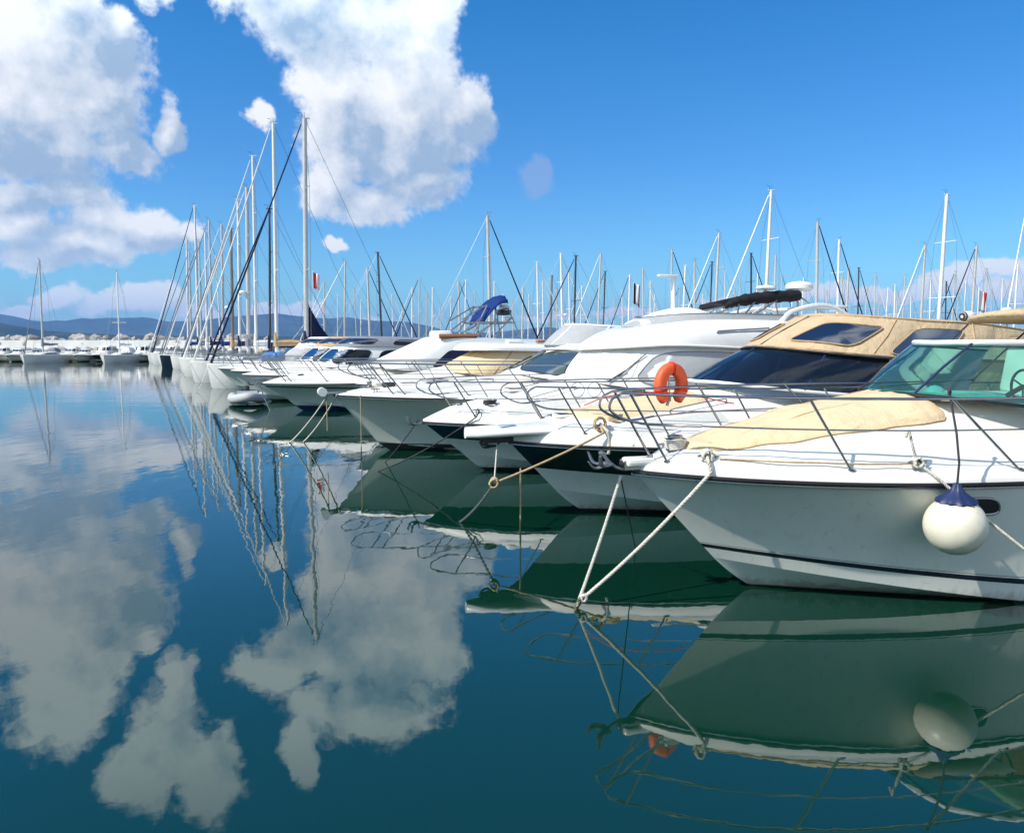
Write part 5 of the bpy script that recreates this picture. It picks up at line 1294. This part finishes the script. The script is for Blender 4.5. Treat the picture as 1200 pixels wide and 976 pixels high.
# second cruiser: tan rope to chain
g_ = h2.gunu(1.15); c2p = wl(b2, (1.15, -g_[1]+.16, g_[2]+.34)); K2 = at_depth(579, 566, 11.6); W2 = on_water(527, 618, -.15)
rope([c2p]+sag(wl(b2, (1.12, -g_[1]-.02, g_[2]+.22)), K2, .03), .018, 'ropet', 'mooring_rope', 'tan rope from the coiled knot on the black banded cruiser down to a chain', knots=[(c2p, .10), (K2, .07)])
rope([c2p, wl(b2, (1.2, -g_[1]-.0, g_[2]+.24)), wl(b2, (1.22, -g_[1]-.03, g_[2]-.0)), wl(b2, (1.20, -g_[1]-.03, g_[2]-.10))], .025, 'rope', 'rope_tail', 'short rope tail hanging from the coiled knot over the black band')
rope(sag(wl(b2, (-.2, -.02, 1.22)), K2, .02), .011, 'rope', 'mooring_rope', 'thin pale rope from under the bow platform to the chain shackle')
K2b = K2.lerp(c2p, .24)
rope(sag(K2b, Vector((K2b.x, K2b.y, -.1)), 0), .012, 'ropet', 'hanging_rope', 'thin tan rope hanging straight down into the water beside the chain')
mb = MB(); P = resample(sag(K2, W2, .10), 44)
for i in range(44):
    a, b_ = P[i], P[i+1]; c_ = (a+b_)/2; t = (b_-a).normalized(); N_ = t.cross(Vector((0, 1, 0))).normalized() if i % 2 else t.cross(Vector((0, 1, 0))).normalized().cross(t)
    mb.tube([c_+t*(.034*math.cos(2*PI*k/12))+N_*(.016*math.sin(2*PI*k/12)) for k in range(12)], .0065, 'galv', 6, closed=True)
tag(mb.build('mooring_chain', None), 'galvanised mooring chain slanting from the tan rope into the water', 'chain')
# third
g_ = h3.gunu(.95); c3p = wl(b3, (.95, -g_[1]+.14, g_[2]+.32)); e3 = wl(b3, (.92, -g_[1]-.02, g_[2]+.2))
rope([c3p, e3]+sag(e3, on_water(430, 557, -.1), .12)[1:], .014, 'roped', 'mooring_rope', 'dark rope sagging from the navy banded yacht out to the left', twist=False)
rope(sag(wl(b3, (-.1, 0, 1.15)), on_water(448, 545, -.1), .05), .012, 'roped', 'mooring_rope', 'dark rope running steeply down from the anchor of the navy banded yacht', twist=False)
# fourth
rope(sag(wl(b4, (-.15, -.10, 1.50)), on_water(336, 522, -.1), .10), .020, 'rope', 'mooring_rope', 'left of two parallel pale ropes from the ivory yacht bow roller')
rope(sag(wl(b4, (.05, -.16, 1.48)), on_water(352, 521, -.1), .12), .020, 'rope', 'mooring_rope', 'right of two parallel pale ropes from the ivory yacht bow roller')
g_ = h4.gunu(.55); p = wl(b4, (.55, -g_[1]-.03, g_[2]+.05))
rope(sag(p, Vector((p.x, p.y, -.1)), 0), .012, 'ropet', 'hanging_rope', 'thin tan rope hanging plumb from the ivory yacht bow to the water', twist=False)
p = wl(b4, (-.18, .10, 1.48)); rope(sag(p, Vector((p.x, p.y, .55)), 0), .012, 'ropet', 'hanging_rope', 'short tan rope end dangling under the ivory yacht bow roller', twist=False)
rope(sag(wl(b5, (-.1, 0, 1.2)), on_water(318, 484, -.1), .05), .02, 'rope', 'mooring_rope', 'pale rope from the bow of the blue towered yacht', twist=False)
rng = random.Random(9)
for i, (px, py, lab) in enumerate(((228, 463, 'thin pale rope before the tallest yacht of the row'), (196, 452, 'thin pale rope before the tan bagged yacht'))):
    bo = [o for o in bpy.data.objects if o.name.startswith('sailing_yacht')][i]
    rope(sag(bo.matrix_basis@Vector((.1, 0, 1.4)), on_water(px, py, -.1), .2), .02, 'rope', 'mooring_rope', lab, twist=False)

# =========================================================== water, hills, haze
mb = MB(); S = 16000
mb.grid([[(-S, -300, 0), (S, -300, 0)], [(-S, S, 0), (S, S, 0)]], 'water'); o = mb.build('water', None); o['kind'] = 'structure'
def ridge(name, tabl, Y0, Y1, mat, seed, rough):
    mb = MB(); rows = []; nx = 260; ny = 14; px0, px1 = -700, 1900
    for j in range(ny+1):
        v = j/ny; Y = Y0+(Y1-Y0)*v; row = []
        for i in range(nx+1):
            px = px0+(px1-px0)*i/nx
            Yr = Y0+(Y1-Y0)*.62; top = (at_depth(px, tab(tabl, px), Yr)).z
            x = (px-CX)/F*Yr*(Y/Yr)
            env = math.sin(min(1, v/.62)*PI/2)**1.1 if v <= .62 else math.cos((v-.62)/.38*PI/2)
            nz = noise.fractal(Vector((x/900, Y/700, seed)), 1, 2, 6)
            row.append((x, Y, max(-5, top*env*(1+rough*nz*math.sin(PI*min(1, v/.62)) if v < .62 else 1))-2*(v == 0)))
        rows.append(row)
    mb.grid(rows, mat); o = mb.build(name, None, ang=180); o['kind'] = 'structure'; return o
mh, g, b = newmat('wooded_hills'); M['hills'] = mh
gp = g.n('ShaderNodeNewGeometry').outputs['Position']
g.put(b.inputs['Base Color'], g.mix(g.smooth(g.noise(gp, .0035, 8, .7), .42, .6), (.012, .030, .020, 1), (.045, .060, .042, 1)))
b.inputs['Roughness'].default_value = 1; b.inputs['Specular IOR Level'].default_value = 0
ridge('far_hills', [(-700, 372), (-300, 362), (-100, 364), (0, 367), (18, 370), (45, 376), (75, 377), (105, 374), (140, 373), (175, 373), (200, 377), (235, 376), (270, 371), (300, 369), (325, 367), (350, 370), (385, 373), (405, 372), (440, 376), (480, 378), (500, 382), (525, 389), (560, 391), (600, 388), (640, 384), (680, 389), (740, 392), (900, 393), (1200, 391), (1900, 385)], 8200, 10500, 'hills', 1, .35)
ridge('near_hills', [(-700, 372), (-200, 374), (0, 378), (25, 383), (60, 388), (100, 391), (150, 393), (200, 393.5), (300, 394), (400, 395), (500, 396), (600, 396.5), (1900, 397)], 3600, 4700, 'hills', 4, .3)
HAZE = 8e-5; EXPO = 0.40
hz, g, b = newmat('haze'); nt_ = hz.node_tree; nt_.nodes.remove(b)
pv = g.n('ShaderNodeVolumePrincipled'); pv.inputs['Color'].default_value = (.26, .52, 1, 1); pv.inputs['Density'].default_value = HAZE; pv.inputs['Anisotropy'].default_value = .0
g.link(pv.outputs[0], nt_.nodes['Material Output'].inputs['Volume'])
M['hz'] = hz
mb = MB(); mb.box((0, 6000, 299), (30000, 13600, 700-100), 'hz')
for i, v in enumerate(mb.v): mb.v[i] = (v[0], v[1], -6 if v[2] < 50 else 480)
o = mb.build('haze', None); o['kind'] = 'stuff'
# =========================================================== output
vs = scene.view_settings; vs.view_transform = 'Standard'; vs.look = 'None'; vs.gamma = 1; vs.exposure = EXPO; vs.use_curve_mapping = False
scene.render.resolution_x = 1024; scene.render.resolution_y = 832
cy = scene.cycles; cy.use_denoising = True; cy.max_bounces = 10; cy.transparent_max_bounces = 24; cy.volume_bounces = 0
cy.sample_clamp_indirect = 6; cy.caustics_reflective = False; cy.caustics_refractive = False; cy.blur_glossy = .5
world.cycles.sampling_method = 'MANUAL'; world.cycles.sample_map_resolution = 512
